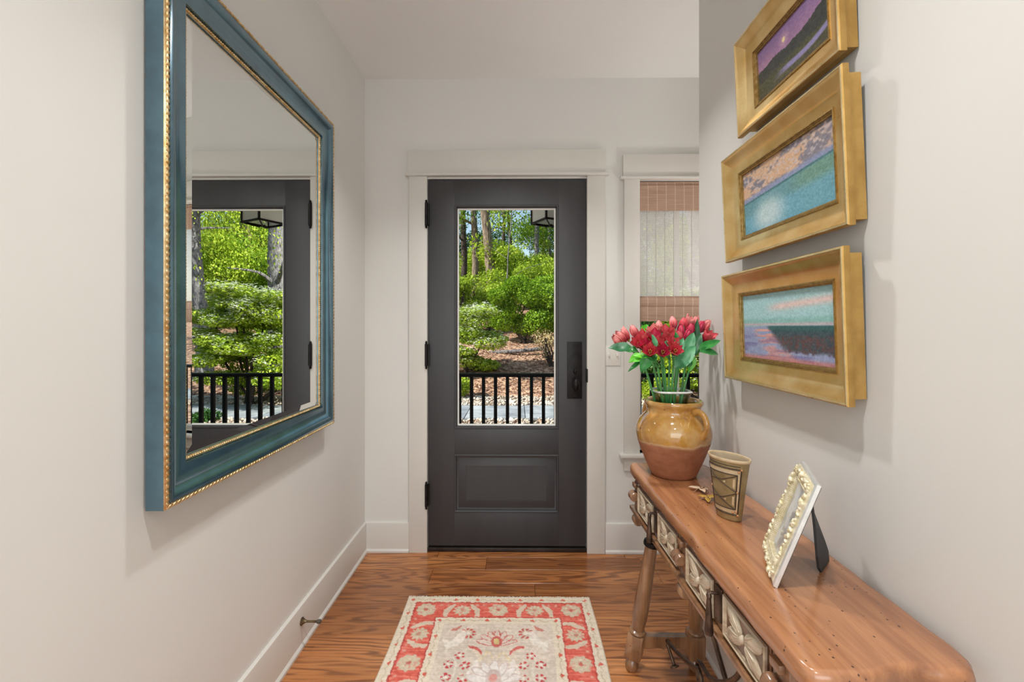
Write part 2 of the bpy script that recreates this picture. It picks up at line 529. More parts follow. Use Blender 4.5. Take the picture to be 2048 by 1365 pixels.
# --- outdoors
def foliage(name, c1, c2, trans=0.35):
    t = NT(name)
    at = t.n('Attribute', attribute_name='Col')
    c = t.ramp(at.outputs['Fac'], [(0.0, c1), (1.0, c2)])
    t.l(c, t.b.inputs['Base Color']); t.set(Roughness=0.5, Specular_IOR_Level=0.3)
    tl = t.n('BsdfTranslucent'); t.l(c, tl.inputs[0])
    ms = t.n('MixShader'); ms.inputs[0].default_value = trans
    t.l(t.b.outputs[0], ms.inputs[1]); t.l(tl.outputs[0], ms.inputs[2]); t.l(ms.outputs[0], t.out.inputs[0])
    return t.m
M['f_bright'] = foliage('spring_green_leaves', srgb(108, 142, 24), srgb(204, 222, 76))
M['f_mid'] = foliage('mid_green_leaves', srgb(78, 120, 22), srgb(164, 198, 48))
M['f_deep'] = foliage('deep_green_leaves', srgb(34, 74, 34), srgb(88, 132, 60))
M['f_dry'] = foliage('dry_brown_twigs', srgb(150, 122, 86), srgb(206, 190, 136), 0.1)
M['f_white'] = foliage('white_blossoms', srgb(226, 232, 206), srgb(250, 252, 240), 0.2)
M['bark'] = simple('furrowed_bark', srgb(66, 54, 46), srgb(158, 138, 118), 9, 0.9, 0, 0.9, 14, (2.5, 2.5, 0.35), bdist=0.05)
M['bark_grey'] = simple('grey_bark', srgb(70, 68, 70), srgb(146, 142, 142), 16, 0.9, 0, 0.8, 30, (1.5, 1.5, 0.6), bdist=0.03)
M['bark_dark'] = simple('dark_bark', srgb(36, 30, 28), srgb(86, 72, 62), 9, 0.9, 0, 0.8, 14, (2.5, 2.5, 0.35), bdist=0.05)
M['mulch'] = simple('leaf_litter', srgb(120, 84, 66), srgb(206, 168, 138), 7, 0.95, 0, 0.9, 16, bdist=0.06, lo=0.38, hi=0.62)
M['stone'] = simple('river_stone', srgb(150, 134, 116), srgb(226, 214, 198), 2.2, 0.8, 0, 0.2, 8)
M['path'] = simple('slate_paving', srgb(128, 134, 140), srgb(170, 174, 176), 3, 0.75, 0, 0.2, 20)
M['porch_wood'] = simple('porch_boards', srgb(150, 146, 140), srgb(170, 166, 160), 3, 0.6)
t = NT('lantern_glass'); t.set(Base_Color=srgb(226, 232, 236), Roughness=0.25, Alpha=0.55); M['lantern_glass'] = t.m
t = NT('lamp_lens'); t.set(Base_Color=(1, 1, 1, 1), Emission_Color=(1, 0.96, 0.9, 1), Emission_Strength=6.0); M['lens'] = t.m

# ================================================================== the room
XL, XR, YF, ZC = -0.893, 0.760, 2.635, 2.743     # left wall, right wall, front wall, ceiling
YC = 1.924                                       # end of the right wall (outside corner)

def struct(name, mb, mat, label, cat, parent=None, smooth=0):
    o = mb.build(name, mat, parent, smooth=smooth)
    if parent is None:
        setp(o, label, cat, kind='structure')
    return o

DX0, DX1, DZ1 = -0.527, 0.394, 2.163             # door opening
WX0, WX1, WZ0, WZ1 = 0.696, 1.44, 0.576, 2.150   # window opening

# floor: boards laid across the hall
floor = struct('floor', MB().box(-3.1, 3.1, -4.2, 2.80, -0.12, -0.018), M['subfloor'], 'stained oak plank floor of the entry hall', 'floor')
PW = 0.130
rows = []
y1 = 2.181 + 4 * PW
r = 0
while y1 > -0.62:
    y0 = y1 - PW
    ya, yb = y0, min(y1, YF)
    xa = XL - 0.012
    xb = 1.62 if yb > YC + 0.02 else XR + 0.012
    
    rr = random.Random(100 + r)
    x = xa
    first = True
    while x < xb - 0.001:
        L = rr.uniform(0.35, 1.0) if first else rr.uniform(0.7, 1.5)
        first = False
        x2 = xb if x + L > xb - 0.25 else x + L
        w, d = x2 - x, yb - ya
        g, bv = 0.0006, 0.0016
        pv = []
        for ins, z in ((g, -0.0179), (g, -bv), (g + bv, 0.0)):
            pv += [(-w / 2 + ins, -d / 2 + ins, z), (w / 2 - ins, -d / 2 + ins, z), (w / 2 - ins, d / 2 - ins, z), (-w / 2 + ins, d / 2 - ins, z)]
        pf = [(0, 3, 2, 1), (8, 9, 10, 11)]
        for i in range(2):
            for k in range(4):
                k2 = (k + 1) % 4
                pf.append((i * 4 + k, i * 4 + k2, i * 4 + 4 + k2, i * 4 + 4 + k))
        pl = MB().add(pv, pf).build('plank', M['oak'], floor, smooth=0)
        pl.location = ((x + x2) / 2, (ya + yb) / 2, 0)
        x = x2
    y1 = y0
    r += 1

# pale carpet slab added out of view to bounce daylight up to the ceiling
struct('floor_bounce_slab', MB().box(-3.05, 3.05, -4.08, -0.75, -0.018, 0.012), simple('bounce_carpet', srgb(226, 220, 210), srgb(234, 228, 220), 60, 0.95, 0, 0.4, 300), 'unseen pale carpet slab added behind the hall to bounce light', 'floor')
# walls
struct('wall_left', MB().box(XL - 0.12, XL, -0.6, 2.785, -0.02, ZC + 0.02), M['wall'], 'warm off-white left wall carrying the big mirror', 'wall')
struct('wall_right', MB().box(XR, XR + 0.13, -0.6, YC, -0.02, ZC + 0.02), M['wall'], 'pale grey-white right wall behind the console table', 'wall')
mb = MB()
T1 = YF + 0.15
mb.box(XL, DX0, YF, T1, -0.02, ZC + 0.02)
mb.box(DX0, DX1, YF, T1, DZ1, ZC + 0.02)
mb.box(DX1, WX0, YF, T1, -0.02, ZC + 0.02)
mb.box(WX0, WX1, YF, T1, -0.02, WZ0)
mb.box(WX0, WX1, YF, T1, WZ1, ZC + 0.02)
mb.box(WX1, 1.75, YF, T1, -0.02, ZC + 0.02)
struct('wall_front', mb, M['wall'], 'beige front wall around the dark door', 'wall')
struct('wall_alcove', MB().box(1.62, 1.75, YC - 0.13, YF, -0.02, ZC + 0.02).box(XR + 0.13, 1.62, YC - 0.13, YC, -0.02, ZC + 0.02), M['wall'], 'off-white alcove wall past the corner', 'wall')
# living room behind the photographer (never in view): walls with two big windows that let daylight in
mb = MB()
mb.box(-3.1, 3.1, -4.2, -4.1, -0.02, 0.4).box(-3.1, 3.1, -4.2, -4.1, 2.7, ZC + 0.02).box(-3.1, -2.35, -4.2, -4.1, 0.4, 2.7).box(2.35, 3.1, -4.2, -4.1, 0.4, 2.7)
mb.box(-3.2, -3.1, -4.2, -0.6, -0.02, ZC + 0.02)
mb.box(3.1, 3.2, -4.2, -3.65, -0.02, ZC + 0.02).box(3.1, 3.2, -0.95, -0.6, -0.02, ZC + 0.02).box(3.1, 3.2, -3.65, -0.95, -0.02, 0.4).box(3.1, 3.2, -3.65, -0.95, 2.7, ZC + 0.02)
mb.box(-3.2, XL - 0.12, -0.72, -0.6, -0.02, ZC + 0.02).box(XR + 0.13, 3.2, -0.72, -0.6, -0.02, ZC + 0.02)
struct('wall_back', mb, M['wall'], 'off-white living room wall with big windows behind the hall', 'wall')
struct('ceiling', MB().box(-3.2, 3.2, -4.2, 2.80, ZC, ZC + 0.12), M['ceiling'], 'flat white ceiling', 'ceiling')

# baseboards (board, rounded cap, shoe moulding)
def base_prof():
    return [(0.0, 0.0), (0.022, 0.0), (0.022, 0.010), (0.017, 0.017), (0.014, 0.020), (0.014, 0.160), (0.012, 0.169), (0.006, 0.172), (0.0, 0.172)]
def run_y(mb, x, sgn, ya, yb):
    p = base_prof(); n = len(p)
    v = [(x + sgn * d, ya, z) for d, z in p] + [(x + sgn * d, yb, z) for d, z in p]
    mb.add(v, [(i, i + 1, n + i + 1, n + i) for i in range(n - 1)] + [tuple(range(n)), tuple(range(n, 2 * n))])
def run_x(mb, y, xa, xb):
    p = base_prof(); n = len(p)
    v = [(xa, y - d, z) for d, z in p] + [(xb, y - d, z) for d, z in p]
    mb.add(v, [(i, i + 1, n + i + 1, n + i) for i in range(n - 1)] + [tuple(range(n)), tuple(range(n, 2 * n))])
mb = MB(); run_y(mb, XL, 1, -0.6, YF - 0.012)
struct('baseboard_left', mb, M['trim'], 'tall off-white baseboard along the left wall', 'baseboard', smooth=30)
mb = MB(); run_x(mb, YF, XL + 0.003, -0.633)
struct('baseboard_front', mb, M['trim'], 'short off-white baseboard between left corner and door casing', 'baseboard', smooth=30)
mb = MB(); run_x(mb, YF, 0.499, 1.62)
struct('baseboard_front', mb, M['trim'], 'off-white baseboard right of the door, under the window', 'baseboard', smooth=30)
mb = MB(); run_y(mb, XR, -1, -0.6, YC)
struct('baseboard_right', mb, M['trim'], 'off-white baseboard behind the console table', 'baseboard', smooth=30)

# door casing
tr = thing('trim_1', 'off-white flat door casing with head board and bead', 'trim', (0, YF, 0), kind='structure')
o_ = (0, YF, 0)
MB().bbox(-0.632, DX0, YF - 0.020, YF, 0.0, 2.172, 0.002).build('side_casing', M['trim'], tr, o_)
MB().bbox(DX1, 0.497, YF - 0.020, YF, 0.0, 2.172, 0.002).build('side_casing', M['trim'], tr, o_)
MB().bbox(-0.636, 0.499, YF - 0.022, YF, 2.190, 2.323, 0.002).build('head_board', M['trim'], tr, o_)
MB().bbox(-0.652, 0.517, YF - 0.036, YF, 2.172, 2.190, 0.006).build('bead', M['trim'], tr, o_)
MB().box(DX0, DX0 + 0.006, YF + 0.048, T1, 0, DZ1).box(DX1 - 0.006, DX1, YF + 0.048, T1, 0, DZ1).box(DX0, DX1, YF + 0.048, T1, DZ1 - 0.006, DZ1).build('jamb', M['trim'], tr, o_)
MB().bbox(DX0 + 0.001, DX1 - 0.001, YF - 0.006, T1, 0.0, 0.024, 0.004).build('threshold', M['threshold'], tr, o_)

# window casing
tr = thing('trim_2', 'off-white window casing with stool and apron', 'trim', (0.7, YF, 0.4), kind='structure')
o_ = (0.7, YF, 0.4)
MB().bbox(0.606, WX0, YF - 0.020, YF, WZ0, 2.150, 0.002).build('side_casing', M['trim'], tr, o_)
MB().bbox(WX1, 1.53, YF - 0.020, YF, WZ0, 2.150, 0.002).build('side_casing', M['trim'], tr, o_)
MB().bbox(0.600, 1.536, YF - 0.022, YF, 2.166, 2.294, 0.002).build('head_board', M['trim'], tr, o_)
MB().bbox(0.582, 1.554, YF - 0.036, YF, 2.150, 2.166, 0.006).build('bead', M['trim'], tr, o_)
MB().bbox(0.580, 1.556, YF - 0.045, YF + 0.07, 0.556, 0.576, 0.006).build('stool', M['trim'], tr, o_)
MB().bbox(0.606, 1.53, YF - 0.018, YF, 0.478, 0.556, 0.002).build('apron', M['trim'], tr, o_)

# window with sash, muntins and panes
wi = thing('window_1', 'white sash window behind the woven shade', 'window', (0.7, YF, WZ0), kind='structure')
o_ = (0.7, YF, WZ0)
ys0, ys1 = YF + 0.075, YF + 0.115
def FW(a, b, h): return (a, ys0 + h, b)
MB().sweep(WX0, WX1, WZ0, WZ1, [(0, 0.0), (0.030, 0.0), (0.034, 0.012), (0.034, 0.04), (0.0, 0.04)], FW).build('sash_frame', M['trim'], wi, o_, smooth=0)
cols = [WX0 + 0.034, 0.944, 1.190, WX1 - 0.034]
zr = [WZ0 + 0.034, WZ1 - 0.034]
for x in cols[1:-1]:
    MB().bbox(x - 0.009, x + 0.009, ys0, ys1, zr[0], zr[-1], 0.003).build('muntin', M['trim'], wi, o_)
for i in range(3):
    MB().box(cols[i] + 0.004, cols[i + 1] - 0.004, ys0 + 0.018, ys0 + 0.022, zr[0] - 0.004, zr[1] + 0.004).build('pane', M['pane'], wi, o_, smooth=0)

# ------------------------------------------------------------------ the door
door = thing('door_1', 'dark charcoal front door with tall glass lite and raised panel', 'door', (DX0, YF, 0.03), kind='structure')
o_ = (DX0, YF, 0.03)
ax0, ax1, az0, az1 = -0.522, 0.388, 0.034, 2.157
fy, by = YF + 0.001, YF + 0.045
px0, px1 = -0.372, 0.232
MB().bbox(ax0, px0, fy, by, az0, az1, 0.0006).build('stile', M['door'], door, o_)
MB().bbox(px1, ax1, fy, by, az0, az1, 0.0006).build('stile', M['door'], door, o_)
MB().bbox(px0, px1, fy, by, az0, 0.229, 0.0006).build('rail', M['door'], door, o_)
MB().bbox(px0, px1, fy, by, 0.563, 0.712, 0.0006).build('rail', M['door'], door, o_)
MB().bbox(px0, px1, fy, by, 2.011, az1, 0.0012).build('rail', M['door'], door, o_)
def FD(a, b, h): return (a, fy - h, b)
MB().sweep(px0, px1, 0.229, 0.563, [(0, -0.03), (0, 0.003), (0.004, 0.005), (0.010, 0.003), (0.013, -0.010), (0.022, -0.012), (0.060, -0.001), (0.068, -0.0005), (0.0685, -0.003), (0.073, -0.003)], FD, fill=True).build('raised_panel', M['door'], door, o_, smooth=25)
MB().sweep(px0, px1, 0.712, 2.011, [(0, -0.04), (0, 0.001), (0.003, 0.004), (0.009, 0.004), (0.015, -0.004), (0.017, -0.018), (0.017, -0.040)], FD).build('glazing_bead', M['door'], door, o_, smooth=25)
MB().sweep(px0 + 0.017, px1 - 0.017, 0.729, 1.994, [(0, -0.014), (0.0075, -0.017), (0.0075, -0.026), (0, -0.026)], FD).build('glass_edge', M['bevel'], door, o_, smooth=0)
MB().box(px0 + 0.0175, px1 - 0.0175, fy + 0.019, fy + 0.023, 0.7295, 1.9935).build('pane', M['pane'], door, o_, smooth=0)
for zt, zb in ((2.030, 1.876), (1.217, 1.066), (0.408, 0.258)):
    hx, hy = DX0 - 0.003, YF - 0.026
    zc = (zt + zb) / 2
    h = MB().lathe([(0.0085, zb + 0.012), (0.0085, zt - 0.012)], (hx, hy, 0), 16)
    h = h.build('hinge', M['black_iron'], door, o_)
    MB().lathe([(0.005, zt - 0.012), (0.007, zt - 0.009), (0.005, zt - 0.006), (0.0075, zt - 0.003), (0.004, zt + 0.004), (0.001, zt + 0.006)], (hx, hy, 0), 14).build('finial', M['black_iron'], h, o_)
    MB().lathe([(0.001, zb - 0.006), (0.004, zb - 0.004), (0.0075, zb + 0.003), (0.005, zb + 0.006), (0.007, zb + 0.009), (0.005, zb + 0.012)], (hx, hy, 0), 14).build('finial', M['black_iron'], h, o_)
    MB().box(hx, hx + 0.014, hy + 0.004, fy + 0.001, zb + 0.014, zt - 0.014).build('leaf_plate', M['black_iron'], h, o_, smooth=0)
pl = MB().bbox(0.281, 0.367, fy - 0.006, fy, 0.889, 1.218, 0.002).build('lock_plate', M['black_iron'], door, o_)
kx, kz = 0.328, 0.972
kb = MB().lathe([(0.016, 0.0), (0.015, 0.004), (0.009, 0.008), (0.008, 0.026)], M=Matrix.Translation((kx, fy - 0.006, kz)) @ Matrix.Rotation(PI / 2, 4, 'X'), n=20)
kb.ell((kx, fy - 0.046, kz), (0.021, 0.016, 0.037), nu=24, nv=14)
kb.build('knob', M['black_iron'], pl, o_)
tb = MB().lathe([(0.011, 0.0), (0.010, 0.006), (0.008, 0.008)], M=Matrix.Translation((0.326, fy - 0.006, 1.044)) @ Matrix.Rotation(PI / 2, 4, 'X'), n=20)
tb.ell((0.326, fy - 0.017, 1.044), (0.006, 0.007, 0.017))
tb.build('thumb_turn', M['black_iron'], pl, o_)
for zz in (1.202, 0.905):
    MB().ell((0.324, fy - 0.006, zz), (0.0045, 0.002, 0.0045), nu=10, nv=6).build('screw', M['threshold'], pl, o_)
MB().bbox(DX1 - 0.004, DX1 + 0.004, YF - 0.022, YF + 0.012, 0.985, 1.062, 0.002).build('strike', M['black_iron'], door, o_)

# ------------------------------------------------------------------ woven shade
sh = thing('woven_shade', 'brown woven bamboo roman shade hanging in the window', 'window shade', (WX0, YF + 0.03, 1.335))
o_ = (WX0, YF + 0.03, 1.335)
sx0, sx1 = WX0 + 0.004, WX1 - 0.004
MB().bbox(sx0, sx1, YF + 0.010, YF + 0.050, 2.115, 2.145, 0.003).build('head_rail', M['shade_solid'], sh, o_)
def drape(x0, x1, pts, th=0.003):
    n = len(pts)
    v = []
    for x in (x0, x1):
        v += [(x, y, z) for y, z in pts] + [(x, y + th, z) for y, z in pts]
    f = []
    m = 2 * n
    for i in range(n - 1):
        f += [(i, i + 1, m + i + 1, m + i), (n + i, m + n + i, m + n + i + 1, n + i + 1)]
        f += [(i, n + i, n + i + 1, i + 1), (m + i, m + i + 1, m + n + i + 1, m + n + i)]
    f += [(0, m, m + n, n), (n - 1, 2 * n - 1, m + 2 * n - 1, m + n - 1)]
    return MB().add(v, f)
drape(sx0, sx1, [(YF + 0.004, 2.122), (YF + 0.003, 2.06), (YF + 0.002, 1.975)]).build('valance', M['shade_solid'], sh, o_)
drape(sx0, sx1, [(YF + 0.030, 2.118), (YF + 0.030, 1.478)], 0.0015).build('sheer_panel', M['shade_sheer'], sh, o_)
drape(sx0, sx1, [(YF + 0.026, 1.482), (YF + 0.010, 1.470), (YF + 0.006, 1.440), (YF + 0.012, 1.424), (YF + 0.026, 1.432)]).build('fold', M['shade_solid'], sh, o_)
drape(sx0, sx1, [(YF + 0.024, 1.436), (YF + 0.014, 1.420), (YF + 0.012, 1.380), (YF + 0.013, 1.336)], 0.006).build('hem_band', M['shade_solid'], sh, o_)

# ------------------------------------------------------------------ light switch
sw = thing('light_switch', 'off-white double toggle light switch plate beside the door', 'light switch', (0.5415, YF, 1.137))
o_ = (0.5415, YF, 1.137)
MB().bbox(0.4985, 0.5885, YF - 0.006, YF, 1.080, 1.194, 0.003).build('plate', M['plastic'], sw, o_)
for dx in (-0.023, 0.023):
    MB().bbox(0.5435 + dx - 0.0045, 0.5435 + dx + 0.0045, YF - 0.018, YF - 0.005, 1.134, 1.152, 0.002).build('toggle', M['white_plastic'], sw, o_)
    for dz in (0.030, -0.030):
        MB().ell((0.5435 + dx, YF - 0.006, 1.137 + dz), (0.003, 0.0015, 0.003), nu=8, nv=6).build('screw', M['plastic'], sw, o_)

# ------------------------------------------------------------------ door stop on the left baseboard
ds = thing('door_stop', 'antique brass door stop screwed to the left baseboard', 'door stop', (XL + 0.014, 1.835, 0.108))
R = Matrix.Rotation(PI / 2, 4, 'Y')
MB().lathe([(0.016, 0.0), (0.016, 0.003), (0.011, 0.008), (0.006, 0.016), (0.0045, 0.022), (0.0045, 0.062)], M=R, n=18).build('post', M['brass'], ds)
MB().lathe([(0.006, 0.062), (0.0085, 0.066), (0.0085, 0.074), (0.006, 0.079), (0.002, 0.081)], M=R, n=16).build('rubber_tip', M['rubber'], ds)

# ------------------------------------------------------------------ recessed ceiling lights
def can(x, y, label, watts, beam):
    c = thing('recessed_light', label, 'ceiling light', (x, y, ZC), group='recessed lights along the hall ceiling')
    MB().lathe([(0.060, -0.001), (0.062, -0.006), (0.084, -0.006), (0.088, -0.002), (0.088, 0.0)], n=32, cap=False).build('trim_ring', M['plastic'], c)
    MB().lathe([(0.0605, 0.0), (0.0605, -0.002), (0.050, -0.003), (0.001, -0.003)], n=32).build('lens', M['lens'], c)
    add_light('recessed_lamp', 'AREA', (0, 0, -0.008), (0, 0, 0), watts, (1.0, 0.985, 0.965), c, shape='DISK', size=0.11, spread=math.radians(beam))
can(-0.08, 1.72, 'round recessed ceiling light nearest the front door', 8.6, 112)
can(0.08, 0.55, 'round recessed ceiling light over the console table', 11.0, 138)
can(0.0, -0.8, 'round recessed ceiling light farthest from the front door', 9.0, 140)

# torchiere in the alcove past the corner, shining up at the ceiling (out of sight from the hall)
tl_ = thing('torchiere_lamp', 'slim black floor lamp shining upwards in the alcove beside the window', 'floor lamp', (1.38, 2.18, 0))
MB().lathe([(0.13, 0.0), (0.13, 0.012), (0.03, 0.022), (0.012, 0.03)], n=28).build('base', M['black_iron'], tl_)
MB().lathe([(0.010, 0.03), (0.010, 1.19)], n=14).build('pole', M['black_iron'], tl_)
MB().lathe([(0.012, 1.18), (0.05, 1.19), (0.13, 1.25), (0.16, 1.31), (0.155, 1.31), (0.12, 1.255), (0.012, 1.195)], n=28, cap=False).build('bowl_shade', M['black_iron'], tl_)
add_light('torchiere_glow', 'AREA', (0, 0, 1.29), (PI, 0, 0), 5.6, (1.0, 0.98, 0.95), tl_, shape='DISK', size=0.24)

# ================================================================== things in the hall
def grid_mesh(name, nx, ny, P, colors, mat, parent):
    """P: (ny,nx,3) points, colors: (ny,nx,3) sRGB 0-255 pattern woven or painted on the thing"""
    me = bpy.data.meshes.new(name)
    idx = np.arange(nx * ny).reshape(ny, nx)
    q = np.stack([idx[:-1, :-1], idx[:-1, 1:], idx[1:, 1:], idx[1:, :-1]], -1).reshape(-1, 4)
    me.vertices.add(nx * ny); me.vertices.foreach_set('co', P.reshape(-1).astype(np.float32))
    me.loops.add(q.size); me.loops.foreach_set('vertex_index', q.reshape(-1).astype(np.int32))
    me.polygons.add(len(q)); me.polygons.foreach_set('loop_start', (np.arange(len(q)) * 4).astype(np.int32))
    me.polygons.foreach_set('use_smooth', [True] * len(q))
    me.update(calc_edges=True)
    c = np.clip(colors, 0, 255) / 255.0
    lin = np.where(c <= 0.04045, c / 12.92, ((c + 0.055) / 1.055) ** 2.4)
    rgba = np.concatenate([lin, np.ones(lin.shape[:2] + (1,))], -1)
    at = me.color_attributes.new('Col', 'FLOAT_COLOR', 'POINT')
    at.data.foreach_set('color', rgba.reshape(-1).astype(np.float32))
    return link_mesh(name, me, mat, parent)

def vnoise(shape, cells, seed):
    """smooth value noise on [0,1]"""
    g = np.random.default_rng(seed).random((cells[0] + 2, cells[1] + 2))
    yy = np.linspace(0, cells[0], shape[0]); xx = np.linspace(0, cells[1], shape[1])
    yi = yy.astype(int); xi = xx.astype(int)
    fy_ = (yy - yi)[:, None]; fx_ = (xx - xi)[None, :]
    fy_ = fy_ * fy_ * (3 - 2 * fy_); fx_ = fx_ * fx_ * (3 - 2 * fx_)
    a = g[np.ix_(yi, xi)]; b = g[np.ix_(yi, xi + 1)]; c = g[np.ix_(yi + 1, xi)]; d = g[np.ix_(yi + 1, xi + 1)]
    return a * (1 - fy_) * (1 - fx_) + b * (1 - fy_) * fx_ + c * fy_ * (1 - fx_) + d * fy_ * fx_

def over(img, mask, col):
    m = np.clip(mask, 0, 1)[..., None]
    img[:] = img * (1 - m) + np.array(col, float) * m
def sm(x, a, b):
    t_ = np.clip((x - a) / (b - a), 0, 1)
    return t_ * t_ * (3 - 2 * t_)

# ------------------------------------------------------------------ wall mirror
MY0, MY1, MZ0, MZ1 = 1.070, 2.060, 0.864, 2.223
mir = thing('wall_mirror', 'large rectangular wall mirror in a wide blue-teal and gold frame', 'mirror', (XL, (MY0 + MY1) / 2, MZ0))
o_ = (XL, (MY0 + MY1) / 2, MZ0)
def FM(a, b, h): return (XL + 0.004 + h, a, b)
fr = MB().sweep(MY0, MY1, MZ0, MZ1, [(0.004, 0.0), (0, 0.004), (0, 0.047), (0.013, 0.049), (0.0135, 0.053), (0.018, 0.0545), (0.026, 0.053), (0.036, 0.047), (0.046, 0.040), (0.058, 0.0355), (0.074, 0.0345), (0.086, 0.036), (0.089, 0.035), (0.0895, 0.028), (0.090, 0.024), (0.103, 0.0235), (0.104, 0.0)], FM).build('frame', M['teal'], mir, o_, smooth=40)
def bead_run(mb, d, h, r, step, r2):
    """rounded bar with repeated leaf knobs, round the whole frame"""
    a0, a1, b0, b1 = MY0 + d, MY1 - d, MZ0 + d, MZ1 - d
    prof = [(-r, -r * 0.2), (-r * 0.8, r * 0.45), (0, r * 0.75), (r * 0.8, r * 0.45), (r, -r * 0.2)]
    mb.sweep(a0, a1, b0, b1, [(q[0], h + q[1]) for q in prof], FM)
    for (pa, pb, qa, qb) in ((a0, b0, a1, b0), (a1, b0, a1, b1), (a1, b1, a0, b1), (a0, b1, a0, b0)):
        L = math.hypot(qa - pa, qb - pb)
        n = max(2, int(L / step))
        ang = math.atan2(qb - pb, qa - pa)
        for i in range(n):
            t_ = (i + 0.5) / n
            c = FM(pa + (qa - pa) * t_, pb + (qb - pb) * t_, h + r * 0.55)
            RR = Matrix.Rotation(ang + 0.5, 3, 'X')
            mb.ell(c, (r * 0.6, step * 0.55, r2), RR, nu=6, nv=4)
mb = MB(); bead_run(mb, 0.0068, 0.0475, 0.0068, 0.0145, 0.0042)
setp(mb.build('outer_bead', M['mirror_gold'], mir, o_, smooth=60), 'carved gold outer bead', kind='stuff')
mb = MB(); bead_run(mb, 0.0965, 0.0245, 0.0055, 0.0085, 0.0034)
setp(mb.build('inner_bead', M['mirror_gold'], mir, o_, smooth=60), 'fine gold rope bead round the glass', kind='stuff')
MB().sweep(MY0, MY1, MZ0, MZ1, [(0.1025, 0.0205), (0.126, 0.0238)], FM, fill=True).build('mirror_glass', M['mirror'], mir, o_, smooth=0)

# ------------------------------------------------------------------ three gilt-framed landscapes
def paint_moon(S, T):
    img = np.zeros(S.shape + (3,)); img[:] = (148, 120, 166)
    n1 = vnoise(S.shape, (40, 60), 1); n2 = vnoise(S.shape, (6, 9), 2)
    over(img, sm(T, 0.0, 0.5) * 0.6, (186, 140, 170))
    over(img, (S < 0.25) * 0.4 * sm(T, 0.1, 0.5), (196, 150, 168))
    d = np.hypot((S - 0.42) * 1.9, T - 0.26)
    over(img, (1 - sm(d, 0.05, 0.18)) * 0.45, (220, 180, 190)); over(img, 1 - sm(d, 0.040, 0.052), (246, 226, 176))
    line = 0.46 - 0.16 * np.exp(-((S - 0.97) / 0.22) ** 2) - 0.05 * n2 + 0.03 * (n1 - 0.5) - 0.05 * np.exp(-((S - 0.25) / 0.1) ** 2)
    over(img, sm(T, line - 0.01, line + 0.015), (70, 72, 70))
    over(img, sm(T, 0.60, 0.70) * (0.4 + 0.6 * n1), (92, 92, 62))
    r_ = np.abs(T - (0.70 + 0.22 * (1 - S) - 0.05 * np.sin(S * 6)))
    over(img, (1 - sm(r_, 0.03, 0.07)) * sm(S, 0.2, 0.5), (150, 142, 186))
    over(img, sm(T, 0.85, 1.0) * 0.7, (92, 82, 72))
    return img + (n1 - 0.5)[..., None] * 18
def paint_sky(S, T):
    img = np.zeros(S.shape + (3,)); img[:] = (132, 128, 138)
    n1 = vnoise(S.shape, (36, 40), 3); n2 = vnoise(S.shape, (7, 5), 4); n3 = vnoise(S.shape, (60, 90), 5)
    tt = T + 0.10 * (S - 0.5)
    over(img, sm(n2 + 0.5 * n1, 0.65, 0.95) * (1 - sm(tt, 0.38, 0.46)), (206, 170, 140))
    over(img, sm(n1, 0.55, 0.8) * (1 - sm(tt, 0.3, 0.4)) * 0.7, (196, 186, 190))
    over(img, sm(tt, 0.34, 0.40) * (1 - sm(tt, 0.44, 0.5)) * 0.9, (140, 150, 184))
    over(img, sm(tt, 0.42, 0.47), (104, 150, 160))
    over(img, sm(tt, 0.44, 0.5) * sm(S, 0.45, 0.8) * 0.8, (116, 152, 132))
    over(img, sm(tt, 0.60, 0.75) * 0.8, (112, 168, 190))
    d = np.hypot((S - 0.32) * 1.3, (T - 0.80) * 1.0)
    over(img, (1 - sm(d, 0.08, 0.36)) * 0.85, (198, 214, 214))
    over(img, sm(tt, 0.43, 0.45) * (1 - sm(tt, 0.455, 0.475)), (74, 116, 120))
    return img + (n3 - 0.5)[..., None] * 26
def paint_marsh(S, T):
    img = np.zeros(S.shape + (3,)); img[:] = (164, 204, 208)
    n1 = vnoise(S.shape, (30, 44), 6); n3 = vnoise(S.shape, (66, 100), 7); n4 = vnoise(S.shape, (34, 8), 8)
    over(img, np.exp(-((T - (0.26 - 0.10 * S)) / 0.055) ** 2) * sm(S, 0.25, 0.5) * 0.9, (226, 196, 190))
    over(img, sm(T, 0.34, 0.42) * 0.9, (136, 186, 180))
    over(img, np.exp(-((T - 0.47) / 0.02) ** 2) * 0.8, (206, 176, 188))
    over(img, sm(T, 0.48, 0.52), (150, 160, 192))
    over(img, sm(n4, 0.35, 0.65) * sm(T, 0.50, 0.56) * 0.9 * (1 - sm(np.abs(S - 0.30 - 0.35 * (T - 0.5)), 0.1, 0.22)), (236, 168, 148))
    over(img, sm(n4, 0.45, 0.8) * sm(T, 0.6, 0.7) * 0.6, (112, 104, 154))
    land = sm(S, 0.30 + 0.5 * np.maximum(0, T - 0.52), 0.36 + 0.75 * np.maximum(0, T - 0.52)) * sm(T, 0.485, 0.505) * (1 - sm(T, 0.80 + 0.05 * n1, 0.86 + 0.05 * n1))
    over(img, land, (66, 88, 96))
    over(img, land * sm(T, 0.58, 0.68) * n1, (106, 72, 72))
    over(img, land * (1 - sm(T, 0.52, 0.58)) * 0.7, (58, 108, 104))
    over(img, sm(T, 0.92, 0.98) * 0.7, (206, 122, 110))
    return img + (n3 - 0.5)[..., None] * 26

